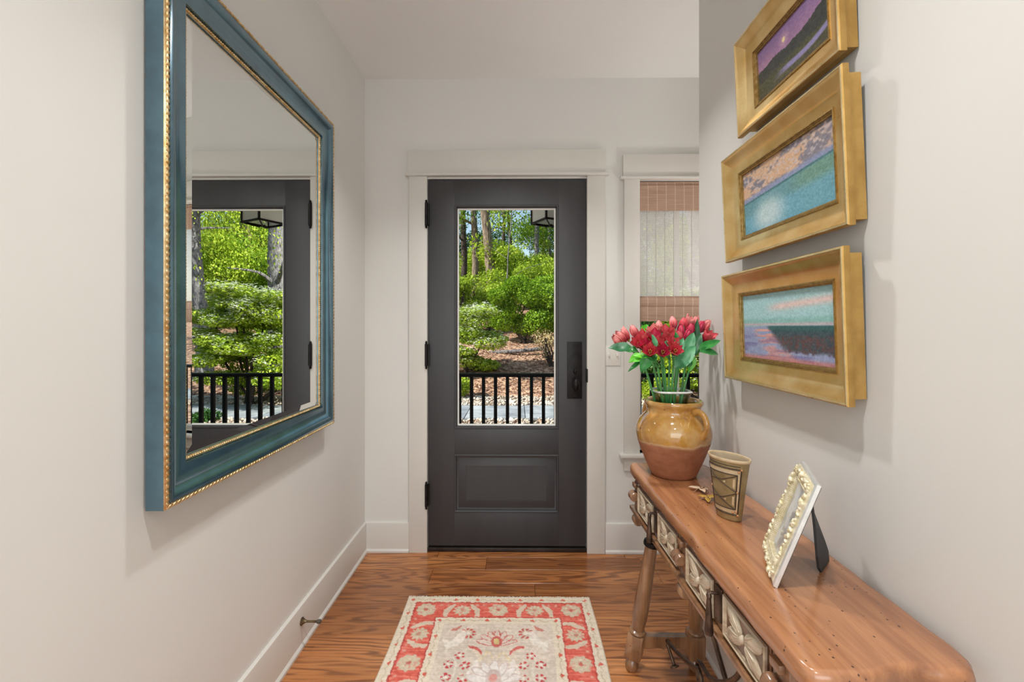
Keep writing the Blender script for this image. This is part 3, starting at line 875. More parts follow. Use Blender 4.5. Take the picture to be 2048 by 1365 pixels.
def painting(ya, yb, za, zb, tilt, label, painter):
    W, H = yb - ya, zb - za
    p = thing('framed_painting', label, 'painting', (XR - 0.002, (ya + yb) / 2, za), (0, -tilt, 0), group='gilt framed landscapes on the right wall')
    def FP(a, b, h): return (-h, a, b)
    a0, a1 = -W / 2, W / 2
    MB().sweep(a0, a1, 0, H, [(0.014, 0.0), (0.014, 0.034), (0.018, 0.034), (0.018, 0.0)], FP).build('backing_box', M['gilt_dark'], p, smooth=0)
    MB().sweep(a0, a1, 0, H, [(0.012, 0.0345), (0.001, 0.0345), (0.0, 0.037), (0.0, 0.049), (0.0015, 0.0515)], FP).build('frame_side', M['gilt_dark'], p, smooth=30)
    MB().sweep(a0, a1, 0, H, [(0.0015, 0.0515), (0.003, 0.0525), (0.0055, 0.0525), (0.007, 0.051)], FP).build('outer_lip', M['gilt_edge'], p, smooth=30)
    MB().sweep(a0, a1, 0, H, [(0.007, 0.0515), (0.010, 0.0502), (0.014, 0.0475), (0.019, 0.0435), (0.026, 0.0385), (0.034, 0.0340), (0.043, 0.0302), (0.053, 0.0272), (0.064, 0.0252)], FP).build('frame', M['gilt'], p, smooth=30)
    MB().sweep(a0, a1, 0, H, [(0.064, 0.0248), (0.0645, 0.0276), (0.068, 0.0284), (0.0685, 0.0255), (0.072, 0.0250), (0.0725, 0.0225), (0.076, 0.0215), (0.0765, 0.0150)], FP).build('liner', M['gilt_liner'], p, smooth=20)
    nx, ny = 170, 100
    S, T = np.meshgrid(np.linspace(0, 1, nx), np.linspace(0, 1, ny))
    i = 0.076
    P = np.stack([np.full(S.shape, -0.0165), (a1 - i) - S * (W - 2 * i), (H - i) - T * (H - 2 * i)], -1)
    grid_mesh('canvas', nx, ny, P, painter(S, T), M['canvas'], p)
    return p
painting(1.008, 1.476, 1.912, 2.214, 0.045, 'gilt-framed purple moonlit landscape, topmost on the right wall', paint_moon)
painting(0.982, 1.562, 1.522, 1.870, 0.045, 'gilt-framed blue water under orange clouds, middle of the three', paint_sky)
painting(0.984, 1.568, 1.130, 1.478, 0.035, 'gilt-framed pink and teal marsh sunset, lowest of the three', paint_marsh)

# ------------------------------------------------------------------ rug
RX0, RX1, RY1, RL = -0.528, 0.340, 2.180, 1.50
def paint_rug(X, Y):
    """X 0..W across, Y 0..L along (metres); pattern mirrored about both axes"""
    Wd, Ld = RX1 - RX0, RL
    X = X + (vnoise(X.shape, (180, 110), 24) - 0.5) * 0.007; Y = Y + (vnoise(X.shape, (180, 110), 25) - 0.5) * 0.007
    xs = Wd / 2 - np.abs(X - Wd / 2)
    ys = Ld / 2 - np.abs(Y - Ld / 2)
    e = np.minimum(xs, ys)
    sh = X.shape
    n_ = vnoise(sh, (160, 110), 21); n2 = vnoise(sh, (int(Ld / 0.006), 18), 22); n3 = vnoise(sh, (9, 6), 23)
    cream, beige, red, pale = (240, 226, 206), (224, 208, 192), (224, 108, 94), (240, 228, 216)
    img = np.zeros(sh + (3,)); img[:] = cream
    over(img, sm(n_, 0.4, 0.8) * 0.45, (200, 184, 156))
    band = (e > 0.050) & (e < 0.156)
    over(img, band * 1.0, red)
    over(img, band * sm(n2, 0.5, 0.9) * 0.6, (238, 152, 132))
    over(img, ((np.abs(e - 0.050) < 0.0035) | (np.abs(e - 0.157) < 0.003)) * 0.9, (196, 86, 80))
    # border: rosettes, palmettes and curved leaves, laid along each side from its corner
    pitch = (Wd / 2 - 0.104) / 2
    def motif(u, v):
        """u along the band from the corner rosette, v across (0 = band centre, + outward)"""
        k = np.round(u / pitch); du = u - k * pitch
        odd = (np.abs(k) % 2 == 1)
        ang = np.arctan2(v, du); rr = np.hypot(du, v)
        ros = 1 - sm(rr, 0.041 + 0.003 * np.cos(ang * 9), 0.046 + 0.003 * np.cos(ang * 9))
        pal = 1 - sm(np.hypot(du / 1.05, v + 0.004), 0.033 + 0.005 * np.cos(ang * 11), 0.037 + 0.005 * np.cos(ang * 11))
        m = np.where(odd, pal, ros)
        core = 1 - sm(rr, 0.008, 0.011)
        ring_ = np.exp(-((rr - 0.023) / 0.0045) ** 2) * (0.5 + 0.5 * np.cos(ang * 8))
        # curved leaves arching round the odd motifs
        a2 = np.abs(du)
        lf = np.zeros(sh)
        cen = 0.055 + 0.020 * np.cos((v + 0.03) * 34)
        wid = 0.0155 * np.clip(1 - ((v + 0.008) / 0.052) ** 2, 0, 1) ** 0.5
        lf = np.where(odd, (np.abs(a2 - cen) < wid) * (np.abs(v) < 0.05), 0)
        dots = np.exp(-((np.abs(du) - 0.066) ** 2 + (v - 0.034) ** 2) / 0.00005)
        return m, core, ring_, lf, odd, dots
    horiz = ys < xs
    uu = np.where(horiz, xs - 0.104, ys - 0.104); vv_ = np.where(horiz, 0.103 - ys, 0.103 - xs)
    m, core, ring_, lf, odd, dots = motif(uu, vv_)
    over(img, band * lf * 0.95, (226, 210, 188))
    over(img, band * m, (218, 202, 176))
    over(img, band * m * ring_ * 0.8, (234, 220, 196))
    over(img, band * core * np.where(odd, 0.55, 0.9), (206, 110, 96))
    over(img, band * m * sm(n_, 0.58, 0.8) * 0.55, (206, 128, 114))
    over(img, band * lf * sm(n_, 0.55, 0.8) * 0.5, (206, 184, 160))
    over(img, band * dots * 0.7, (232, 216, 196))
    # guard stripes with small red tulips
    def tulips(c, step, w, ph):
        al = np.where(horiz, xs, ys) - ph
        k = np.round(al / step); da = al - k * step; dv = e - c
        head = (np.abs(da) < 0.012 - np.abs(dv - 0.004) * 0.9) & (np.abs(dv) < 0.008)
        return head * 1.0
    over(img, tulips(0.027, 0.102, 0.012, 0.027) * (e < 0.048), red)
    over(img, tulips(0.177, 0.105, 0.010, 0.177) * ((e > 0.162) & (e < 0.197)), red)
    over(img, (np.abs(e - 0.006) < 0.003) * 0.7, (240, 230, 210))
    tr_ = np.abs(np.sin(np.where(horiz, xs, ys) * 61)) * 0.010
    over(img, (np.abs(e - 0.027 - tr_ + 0.005) < 0.0022) * (e < 0.048) * 0.6, (190, 172, 142))
    over(img, (np.abs(e - 0.178 - tr_ + 0.005) < 0.0022) * ((e > 0.162) & (e < 0.197)) * 0.6, (190, 172, 142))
    # field
    fld = e > 0.199
    over(img, fld * 1.0, beige)
    over(img, fld * sm(n2, 0.35, 0.85) * 0.5, (228, 214, 200))
    over(img, fld * sm(n3, 0.4, 0.8) * 0.35, (196, 184, 170))
    dx = X - Wd / 2; adx = np.abs(dx); ty = ys
    def flower(cx_, cy_, r, petals, col, core_c, fillc=None):
        a = np.arctan2(ty - cy_, adx - cx_); q = np.hypot(adx - cx_, ty - cy_)
        if fillc is not None: over(img, fld * (1 - sm(q, r * 0.8, r * 0.9)), fillc)
        over(img, fld * (1 - sm(q, r * 0.9, r)) * sm(q, r * 0.45, r * 0.55) * sm(np.cos(a * petals), -0.45, 0.0), col)
        over(img, fld * (1 - sm(q, r * 0.22, r * 0.32)), core_c)
    def leafm(cx_, cy_, ang, ln, wd, col, a_=0.9):
        ca, sa = math.cos(ang), math.sin(ang)
        p = (adx - cx_) * ca + (ty - cy_) * sa; q = -(adx - cx_) * sa + (ty - cy_) * ca + 0.25 * p * p / ln
        over(img, fld * a_ * (1 - sm(np.abs(q) / (wd * np.sqrt(np.clip(1 - (p / ln) ** 2, 0.0001, 1))), 0.8, 1.1)) * (np.abs(p) < ln), col)
    def palmette(cy_, s, c1, c2, c3):
        for k in range(-3, 4):
            an = PI / 2 + k * 0.42
            ca, sa = math.cos(an), math.sin(an)
            p = dx * ca - (ty - cy_ - 0.02 * s) * sa; q = dx * sa + (ty - cy_ - 0.02 * s) * ca
            pp = p / (0.085 * s)
            ww = 0.014 * s * np.clip(1 - (2 * pp - 1.1) ** 2, 0, 1) ** 0.6
            over(img, fld * (np.abs(q) < ww) * (pp > 0.1) * 0.95, c1)
            over(img, fld * (np.abs(np.abs(q) - ww) < 0.0022 * s) * (pp > 0.1) * (pp < 1.05) * 0.9, c2)
        q = np.hypot(dx / 0.9, (ty - cy_) / 1.25)
        over(img, fld * (1 - sm(q, 0.024 * s, 0.027 * s)), c2); over(img, fld * (1 - sm(q, 0.012 * s, 0.014 * s)), c3)
    palmette(0.312, 1.0, (222, 204, 190), (206, 112, 104), (220, 196, 140))
    flower(0.122, 0.262, 0.034, 9, (204, 98, 92), pale, (214, 200, 180))
    leafm(0.175, 0.235, 0.6, 0.026, 0.009, (206, 130, 116)); leafm(0.160, 0.305, 1.0, 0.060, 0.022, (240, 230, 218), 0.9); leafm(0.200, 0.33, 1.9, 0.04, 0.012, (240, 230, 218), 0.8)
    leafm(0.078, 0.360, 2.4, 0.040, 0.012, (206, 96, 90)); leafm(0.070, 0.385, 2.2, 0.046, 0.011, (230, 216, 196))
    leafm(0.045, 0.40, 1.0, 0.03, 0.004, (226, 206, 170)); leafm(0.02, 0.385, 2.2, 0.03, 0.004, (226, 206, 170))
    flower(0.140, 0.392, 0.021, 5, (204, 84, 84), pale)
    for cy_ in (0.445, 0.510, 0.66):
        flower(0.112, cy_, 0.021, 5, (204, 84, 84), pale); flower(0.176, cy_ - 0.005, 0.021, 5, (198, 78, 82), pale)
    leafm(0.146, 0.47, PI / 2, 0.07, 0.005, (230, 220, 204))
    leafm(0.075, 0.455, 1.2, 0.04, 0.015, (242, 232, 222), 0.85)
    palmette(0.505, 1.25, (236, 228, 222), (214, 196, 188), (222, 160, 150))
    palmette(0.70, 1.1, (222, 204, 190), (206, 112, 104), (220, 196, 140))
    leafm(0.10, 0.60, 0.8, 0.06, 0.016, (228, 212, 194)); leafm(0.16, 0.58, 2.2, 0.04, 0.012, (206, 110, 100))
    img += (n_ - 0.5)[..., None] * 22 + (n2 - 0.5)[..., None] * 14
    return img
rug = thing('area_rug', 'faded red and cream hand-knotted rug with floral border on the floor', 'rug', ((RX0 + RX1) / 2, RY1 - RL / 2, 0))
nx, ny = 290, 500
S, T = np.meshgrid(np.linspace(0, 1, nx), np.linspace(0, 1, ny))
Wd = RX1 - RX0
edge_dip = np.minimum(np.minimum(S, 1 - S) * Wd, np.minimum(T, 1 - T) * RL)
P = np.stack([(S - 0.5) * Wd + 0.004 * np.sin(T * 9) * 1.0, RL / 2 - T * RL, 0.003 + 0.006 * sm(edge_dip, 0, 0.006) + 0.0006 * vnoise(S.shape, (60, 40), 31)], -1)
grid_mesh('pile', nx, ny, P, paint_rug(S * Wd, T * RL), M['rug'], rug)
MB().box(-Wd / 2 + 0.003, Wd / 2 - 0.003, -RL / 2 + 0.003, RL / 2 - 0.003, 0.0004, 0.0030).build('backing', M['tumbler_pale'], rug, smooth=0)
mb = MB(); rr = random.Random(5)
for yy in (RL / 2, -RL / 2):
    sg = 1 if yy > 0 else -1
    for k in range(140):
        x = -Wd / 2 + 0.003 + (Wd - 0.006) * k / 139
        l = rr.uniform(0.005, 0.013)
        mb.tube([(x, yy - sg * 0.003, 0.0055), (x + rr.uniform(-.002, .002), yy + sg * l * 0.6, 0.0045), (x + rr.uniform(-.004, .004), yy + sg * l, 0.0025)], [0.0028, 0.0026, 0.0018], 5)
M['fringe'] = simple('cream_fringe', srgb(232, 222, 204), srgb(244, 236, 222), 40, 0.9)
setp(mb.build('fringe', M['fringe'], rug), 'short cream cotton fringe', kind='stuff')

# ------------------------------------------------------------------ console table
TZ = 0.760
tab = thing('console_table', 'carved wooden console table with two drawers and splayed turned legs', 'table', (0.59, 1.27, 0))
o_ = (0.59, 1.27, 0)
def fx(y): return 0.449 + (1.78 - y) * 0.018           # front plane of the apron
# top: one thick hewn board with worn edges
out = [(0.440, 1.800), (0.446, 1.822), (0.462, 1.832), (0.56, 1.834), (0.66, 1.832), (0.720, 1.828), (0.740, 1.800), (0.747, 1.760)]
nb = 22
for i in range(1, nb):
    y = 1.760 - (1.760 - 0.790) * i / nb
    out.append((0.747 - 0.004 * abs(math.sin(i * 1.7)) * (i % 3 == 0) - 0.003 * math.sin(i * 0.4), y))
out += [(0.742, 0.780), (0.735, 0.745), (0.718, 0.722), (0.695, 0.716), (0.665, 0.724), (0.635, 0.735), (0.600, 0.730), (0.565, 0.716), (0.530, 0.712), (0.495, 0.714), (0.468, 0.716), (0.454, 0.728), (0.450, 0.750)]
for i in range(nb + 1):
    y = 0.775 + (1.780 - 0.775) * i / nb
    out.append((0.450 - 0.011 * i / nb + (0.0045 if i in (9, 10) else 0) + 0.0012 * math.sin(i * 2.3), y))
out = [Vector(p) for p in out]
no = len(out)
nor = []
for i in range(no):
    d = (out[(i + 1) % no] - out[i - 1]).normalized()
    nor.append(Vector((-d.y, d.x)))
cen = sum(out, Vector((0, 0))) / no
sgn = 1 if sum(n.dot(cen - p) for n, p in zip(nor, out)) > 0 else -1
rings_ = [(0.012, 0.720), (0.004, 0.7225), (0.0, 0.728), (0.0, 0.746), (0.0015, 0.7525), (0.005, 0.7578), (0.009, 0.7596), (0.013, TZ)]
vv = []
for ins, z in rings_:
    vv += [(p.x + n.x * sgn * ins, p.y + n.y * sgn * ins, z) for p, n in zip(out, nor)]
ff = [tuple(range(no)), tuple((len(rings_) - 1) * no + k for k in range(no))]
for i in range(len(rings_) - 1):
    for k in range(no):
        k2 = (k + 1) % no
        ff.append((i * no + k, i * no + k2, (i + 1) * no + k2, (i + 1) * no + k))
MB().add(vv, ff).build('table_top', M['table_top'], tab, o_, smooth=50)
# carcass
mb = MB()
ya, yb = 0.800, 1.765
mb.add([(fx(ya) + 0.020, ya, 0.600), (0.725, ya, 0.600), (0.725, yb, 0.600), (fx(yb) + 0.020, yb, 0.600), (fx(ya) + 0.020, ya, 0.7195), (0.725, ya, 0.7195), (0.725, yb, 0.7195), (fx(yb) + 0.020, yb, 0.7195)],
       [(0, 3, 2, 1), (4, 5, 6, 7), (0, 1, 5, 4), (1, 2, 6, 5), (2, 3, 7, 6), (3, 0, 4, 7)])
mb.build('carcass', M['table_apron'], tab, o_, smooth=0)
def fbox(y0, y1, z0, z1, d0, d1, b=0.002):
    """chamfered block on the sloping front plane: d = how far it stands out of the plane"""
    m_ = MB().bbox(-d1, -d0, y0, y1, z0, z1, b)
    m_.v = [(fx(p[1]) + p[0], p[1], p[2]) for p in m_.v]
    return m_
# lower rail and upper rail
m_ = fbox(0.775, 1.800, 0.586, 0.604, -0.02, 0.012, 0.006); m_.build('lower_rail', M['table_leg'], tab, o_)
m_ = fbox(0.800, 1.765, 0.708, 0.7195, -0.02, -0.002, 0.002); m_.build('upper_rail', M['table_apron'], tab, o_)
# stiles with scrolled spool brackets
for yc in (1.745, 1.278, 0.818):
    st = fbox(yc - 0.028, yc + 0.022, 0.604, 0.710, -0.02, 0.0, 0.003).build('stile', M['table_apron'], tab, o_)
    fbox(yc - 0.018, yc + 0.014, 0.690, 0.708, 0.0, 0.012, 0.004).build('block', M['table_apron'], st, o_)
    R = Matrix.Translation((fx(yc) - 0.010, yc - 0.002, 0.657)) @ Matrix.Rotation(PI / 2, 4, 'X')
    MB().lathe([(0.013, -0.022), (0.017, -0.018), (0.018, -0.012), (0.0145, -0.004), (0.0145, 0.004), (0.018, 0.012), (0.017, 0.018), (0.013, 0.022)], M=R, n=20).build('spool', M['table_apron'], st, o_)
    R = Matrix.Translation((fx(yc) + 0.006, yc - 0.002, 0.566)) @ Matrix.Rotation(PI / 2, 4, 'X')
    MB().lathe([(0.015, -0.020), (0.020, -0.014), (0.020, 0.014), (0.015, 0.020)], M=R, n=20).build('scroll_foot', M['table_leg'], st, o_)
# drawers
def carved_panel(y0, y1, z0, z1, dr):
    """framed square with a four-petalled flower cut in relief"""
    def FC(a, b, h): return (fx(a) - h, a, b)
    gnd = MB().sweep(y0, y1, z0, z1, [(0.0, -0.004), (0.0, 0.001), (0.009, 0.001)], FC, fill=True).build('panel_ground', M['carve_ground'], dr, o_, smooth=0)
    MB().sweep(y0, y1, z0, z1, [(0.001, 0.001), (0.0015, 0.0055), (0.004, 0.007), (0.007, 0.005), (0.0075, 0.003), (0.010, 0.0045), (0.012, 0.001)], FC).build('panel_moulding', M['carving'], gnd, o_, smooth=40)
    yc, zc = (y0 + y1) / 2, (z0 + z1) / 2
    hw, hh = (y1 - y0) / 2 - 0.013, (z1 - z0) / 2 - 0.013
    for sy in (-1, 1):
        for sz in (-1, 1):
            pm = MB()
            an = math.atan2(sz * hh, sy * hw)
            RR = Matrix.Rotation(an, 3, 'X')
            L = math.hypot(hw, hh)
            pm.ell((fx(yc + sy * hw * 0.52) - 0.001, yc + sy * hw * 0.52, zc + sz * hh * 0.52), (0.0080, L * 0.47, hh * 0.52), RR, 14, 8)
            for q in (-0.45, 0, 0.45):
                R2 = Matrix.Rotation(an + q * 0.5, 3, 'X')
                cc = R2 @ Vector((0, L * 0.42, 0))
                pm.ell((fx(yc + cc.y) - 0.0055, yc + cc.y, zc + cc.z), (0.0040, L * 0.28, 0.0022), R2, 8, 5)
            pm.build('petal', M['carving'], gnd, o_, smooth=60)
    MB().ell((fx(yc) - 0.003, yc, zc), (0.009, 0.006, 0.010)).build('flower_heart', M['carving'], gnd, o_, smooth=60)
for (d0, d1, pc) in ((1.304, 1.712, 1.500), (0.848, 1.246, 1.052)):
    dr = fbox(d0, d1, 0.606, 0.707, -0.018, -0.002, 0.002).build('drawer', M['table_apron'], tab, o_)
    carved_panel(pc + 0.026, d1 - 0.006, 0.612, 0.704, dr)
    carved_panel(d0 + 0.006, pc - 0.026, 0.612, 0.704, dr)
    pu = fbox(pc - 0.016, pc + 0.016, 0.626, 0.704, -0.002, 0.004, 0.003).build('pull_plate', M['wrought'], dr, o_)
    xx = fx(pc)
    pm = MB().tube([(xx - 0.002, pc, 0.688), (xx - 0.020, pc, 0.690), (xx - 0.026, pc, 0.684)], [0.004, 0.004, 0.004], 8)
    pm.ell((xx - 0.024, pc, 0.682), (0.006, 0.008, 0.008))
    pm.lathe([(0.002, 0.592), (0.0095, 0.594), (0.0105, 0.602), (0.007, 0.646), (0.005, 0.678)], (xx - 0.024, pc, 0), 10)
    pm.build('pull_drop', M['wrought'], pu, o_)
# legs: turned and splayed, bun feet on square blocks
def leg(p_foot, p_top):
    a, b = Vector(p_foot), Vector(p_top)
    d = (b - a)
    L = d.length
    Rm = Matrix.Translation(a) @ d.to_track_quat('Z', 'Y').to_matrix().to_4x4()
    mb = MB()
    mb.lathe([(0.012, 0.0), (0.020, 0.004), (0.025, 0.018), (0.024, 0.032), (0.017, 0.044), (0.019, 0.050), (0.019, 0.056)], M=Rm, n=22)
    mb.lathe([(0.026, 0.150), (0.030, 0.154), (0.028, 0.160), (0.021, 0.164), (0.024, 0.176), (0.0275, 0.215), (0.028, 0.28), (0.0255, 0.38), (0.022, L - 0.125), (0.0225, L - 0.112),
              (0.027, L - 0.108), (0.0285, L - 0.102), (0.027, L - 0.096), (0.0215, L - 0.092), (0.022, L - 0.03), (0.030, L - 0.015), (0.030, L)], M=Rm, n=24)
    l_ = mb.build('leg', M['table_leg'], tab, o_)
    MB().lathe([(0.0235, L - 0.116), (0.0290, L - 0.112), (0.0305, L - 0.104), (0.0290, L - 0.096), (0.0235, L - 0.092)], M=Rm, n=24, cap=False).build('collar', M['black_iron'], l_, o_)
    bb = MB().bbox(-0.030, 0.030, -0.030, 0.030, 0.056, 0.150, 0.007)
    bb.v = [(Rm @ Vector(p))[:] for p in bb.v]
    bb.build('leg_block', M['table_leg'], l_, o_)
for yf, yt in ((1.735, 1.690), (0.815, 0.860)):
    leg((0.428, yf, 0.0), (0.510, yt, 0.600))
    leg((0.668, yf, 0.0), (0.668, yt, 0.600))
    # scalloped stretcher between the feet
    n = 16
    v = []
    for sy in (-0.014, 0.014):
        for i in range(n + 1):
            x = 0.455 + (0.640 - 0.455) * i / n
            u = i / n
            v += [(x, yf + sy, 0.078 + 0.018 * abs(math.sin(2 * PI * u)) + 0.006 * math.cos(4 * PI * u)), (x, yf + sy, 0.132)]
    f = []
    q = 2 * (n + 1)
    for i in range(n):
        k = 2 * i
        f += [(k, k + 2, k + 3, k + 1), (q + k, q + k + 1, q + k + 3, q + k + 2), (k + 1, k + 3, q + k + 3, q + k + 1), (k, q + k, q + k + 2, k + 2)]
    f += [(0, 1, q + 1, q), (2 * n, q + 2 * n, q + 2 * n + 1, 2 * n + 1)]
    MB().add(v, f).build('stretcher', M['table_leg'], tab, o_, smooth=30)
# wrought-iron braces, one from each stretcher up to the underside
def smooth_path(pts, n=8):
    P_ = [Vector(p) for p in pts]
    res = []
    for i in range(len(P_) - 1):
        p0, p1, p2, p3 = P_[max(i - 1, 0)], P_[i], P_[i + 1], P_[min(i + 2, len(P_) - 1)]
        for k in range(n):
            t_ = k / n
            res.append(0.5 * ((2 * p1) + (p2 - p0) * t_ + (2 * p0 - 5 * p1 + 4 * p2 - p3) * t_ ** 2 + (3 * p1 - p0 - 3 * p2 + p3) * t_ ** 3))
    res.append(P_[-1])
    return res
for yf, sg, bx in ((1.735, -1, 0.560), (0.815, 1, 0.575)):
    pts = [(bx, yf - sg * 0.020, 0.118), (bx, yf + sg * 0.020, 0.120), (bx, yf + sg * 0.14, 0.158), (bx, yf + sg * 0.27, 0.212), (bx, yf + sg * 0.315, 0.236), (bx, yf + sg * 0.335, 0.214),
           (bx + 0.004, yf + sg * 0.310, 0.196), (bx + 0.008, yf + sg * 0.285, 0.216), (bx + 0.008, yf + sg * 0.300, 0.250), (bx + 0.006, yf + sg * 0.40, 0.270), (bx + 0.004, yf + sg * 0.53, 0.37), (bx, yf + sg * 0.60, 0.47), (bx, yf + sg * 0.645, 0.600)]
    br = MB().tube(smooth_path(pts), 0.0072, 10).build('iron_brace', M['wrought'], tab, o_)
    pin = MB().tube([(bx - 0.004, yf + sg * 0.030, 0.116), (bx + 0.010, yf + sg * 0.065, 0.062)], [0.006, 0.006], 10)
    Rm = Matrix.Translation((bx + 0.010, yf + sg * 0.065, 0.062)) @ Vector((0.014, sg * 0.035, -0.054)).to_track_quat('Z', 'Y').to_matrix().to_4x4()
    pin.lathe([(0.006, -0.004), (0.016, 0.0), (0.017, 0.004), (0.012, 0.006)], M=Rm, n=16)
    pin.build('bolt', M['wrought'], br, o_)

# ------------------------------------------------------------------ pot on the table
PX, PY = 0.570, 1.682
pot = thing('terracotta_pot', 'terracotta pot with honey-yellow glazed shoulder holding the flowers', 'pot', (PX, PY, TZ))
prof = [(0.001, 0.0), (0.074, 0.0), (0.079, 0.003), (0.083, 0.012), (0.100, 0.050), (0.118, 0.095), (0.130, 0.130), (0.1335, 0.155), (0.131, 0.178), (0.122, 0.202), (0.107, 0.220), (0.0985, 0.228), (0.0955, 0.236), (0.0955, 0.250),
        (0.100, 0.256), (0.1035, 0.262), (0.1035, 0.270), (0.100, 0.275), (0.094, 0.275), (0.089, 0.270), (0.087, 0.255), (0.088, 0.235), (0.112, 0.195), (0.122, 0.155), (0.110, 0.095), (0.075, 0.020), (0.001, 0.015)]
MB().lathe(prof, n=56, cap=False).build('body', M['pot'], pot, smooth=50)
for ang in (math.radians(-62), math.radians(118)):
    ca, sa = math.cos(ang), math.sin(ang)
    q = [(0.098, 0.243), (0.116, 0.246), (0.136, 0.236), (0.147, 0.214), (0.146, 0.190), (0.138, 0.172), (0.130, 0.160)]
    pts = smooth_path([(r_ * ca, r_ * sa, z_) for r_, z_ in q], 6)
    rad = [0.013 - 0.003 * math.sin(PI * i / (len(pts) - 1)) for i in range(len(pts))]
    MB().tube(pts, rad, 12).build('handle', M['pot'], pot)

gv = thing('glass_vase', 'clear square-rimmed glass vase standing inside the terracotta pot', 'vase', (PX - 0.010, PY, TZ + 0.030))
def sq(r_, z_, n=32):
    res = []
    for k in range(n):
        a = 2 * PI * k / n + 0.3
        k_ = (abs(math.cos(a)) ** 4 + abs(math.sin(a)) ** 4) ** (-0.25)
        res.append((r_ * k_ * math.cos(a), r_ * k_ * math.sin(a), z_))
    return res
mb = MB(); v = []; f = []
rings_ = [(0.040, 0.0), (0.041, 0.10), (0.044, 0.20), (0.054, 0.246), (0.066, 0.276), (0.064, 0.277), (0.052, 0.246), (0.042, 0.20), (0.039, 0.10), (0.038, 0.006)]
for r_, z_ in rings_: v += sq(r_, z_)
for i in range(len(rings_) - 1):
    for k in range(32):
        k2 = (k + 1) % 32
        f.append((i * 32 + k, i * 32 + k2, (i + 1) * 32 + k2, (i + 1) * 32 + k))
f.append(tuple(range(32))); f.append(tuple((len(rings_) - 1) * 32 + k for k in range(32)))
mb.add(v, f).build('vessel', M['vase_glass'], gv)
v = sq(0.0640, 0.2735) + sq(0.0685, 0.2770) + sq(0.0645, 0.2815)
f = [(i * 32 + k, i * 32 + (k + 1) % 32, (i + 1) * 32 + (k + 1) % 32, (i + 1) * 32 + k) for i in range(2) for k in range(32)] + [(64 + k, 64 + (k + 1) % 32, (k + 1) % 32, k) for k in range(32)]
MB().add(v, f).build('rim', M['bevel'], gv)

# ------------------------------------------------------------------ alstroemeria
def petal_mesh(name, L, W, curl):
    n, m = 7, 4
    v = []; f = []
    for i in range(n):
        t_ = i / (n - 1)
        w = W * (math.sin(PI * min(1, t_ * 0.86 + 0.10)) ** 0.8) * (1 if t_ < 0.95 else 0.75)
        zc = L * t_
        oc = curl * t_ * t_ + 0.35 * L * math.sin(t_ * PI * 0.5) * 0.6
        for j in range(m + 1):
            s_ = (j / m - 0.5) * 2
            v.append((s_ * w, oc - 0.30 * w * (1 - s_ * s_) * -1 - 0.004 * s_ * s_, zc))
    for i in range(n - 1):
        for j in range(m):
            a = i * (m + 1) + j
            f.append((a, a + 1, a + m + 2, a + m + 1))
    me = bpy.data.meshes.new(name)
    me.from_pydata(v, [], f)
    me.polygons.foreach_set('use_smooth', [True] * len(f))
    me.update()
    return me
PET = {}
for key in ('petal_red', 'petal_pink', 'petal_dark'):
    for kind, (L, W, cu) in {'wide': (0.050, 0.0185, 0.018), 'bud': (0.054, 0.0165, -0.004)}.items():
        me = petal_mesh('petal', L, W, cu); me.materials.append(M[key]); PET[key, kind] = me
heart_mb = MB()
for k in range(6):
    a = k * PI / 3 + 0.3
    heart_mb.tube([(0, 0, 0.0), (0.003 * math.cos(a), 0.003 * math.sin(a), 0.014), (0.006 * math.cos(a), 0.006 * math.sin(a), 0.026)], [0.0009, 0.0008, 0.0014], 5)
heart_mb.ell((0, 0, 0.0), (0.005, 0.005, 0.007), nu=8, nv=6)

def leaf_mesh(name, L, W, bend, mat):
    n, m = 9, 4
    v = []; f = []
    for i in range(n):
        t_ = i / (n - 1)
        w = W * math.sin(PI * (t_ * 0.97 + 0.03)) ** 0.75 * (1.15 - 0.5 * t_)
        zz = -bend * t_ * t_
        for j in range(m + 1):
            s_ = (j / m - 0.5) * 2
            v.append((L * t_, s_ * w, zz + 0.35 * w * abs(s_) + 0.10 * w * math.sin(t_ * 9)))
    for i in range(n - 1):
        for j in range(m):
            a = i * (m + 1) + j
            f.append((a, a + 1, a + m + 2, a + m + 1))
    me = bpy.data.meshes.new(name)
    me.from_pydata(v, [], f)
    me.polygons.foreach_set('use_smooth', [True] * len(f))
    me.materials.append(mat); me.update()
    return me

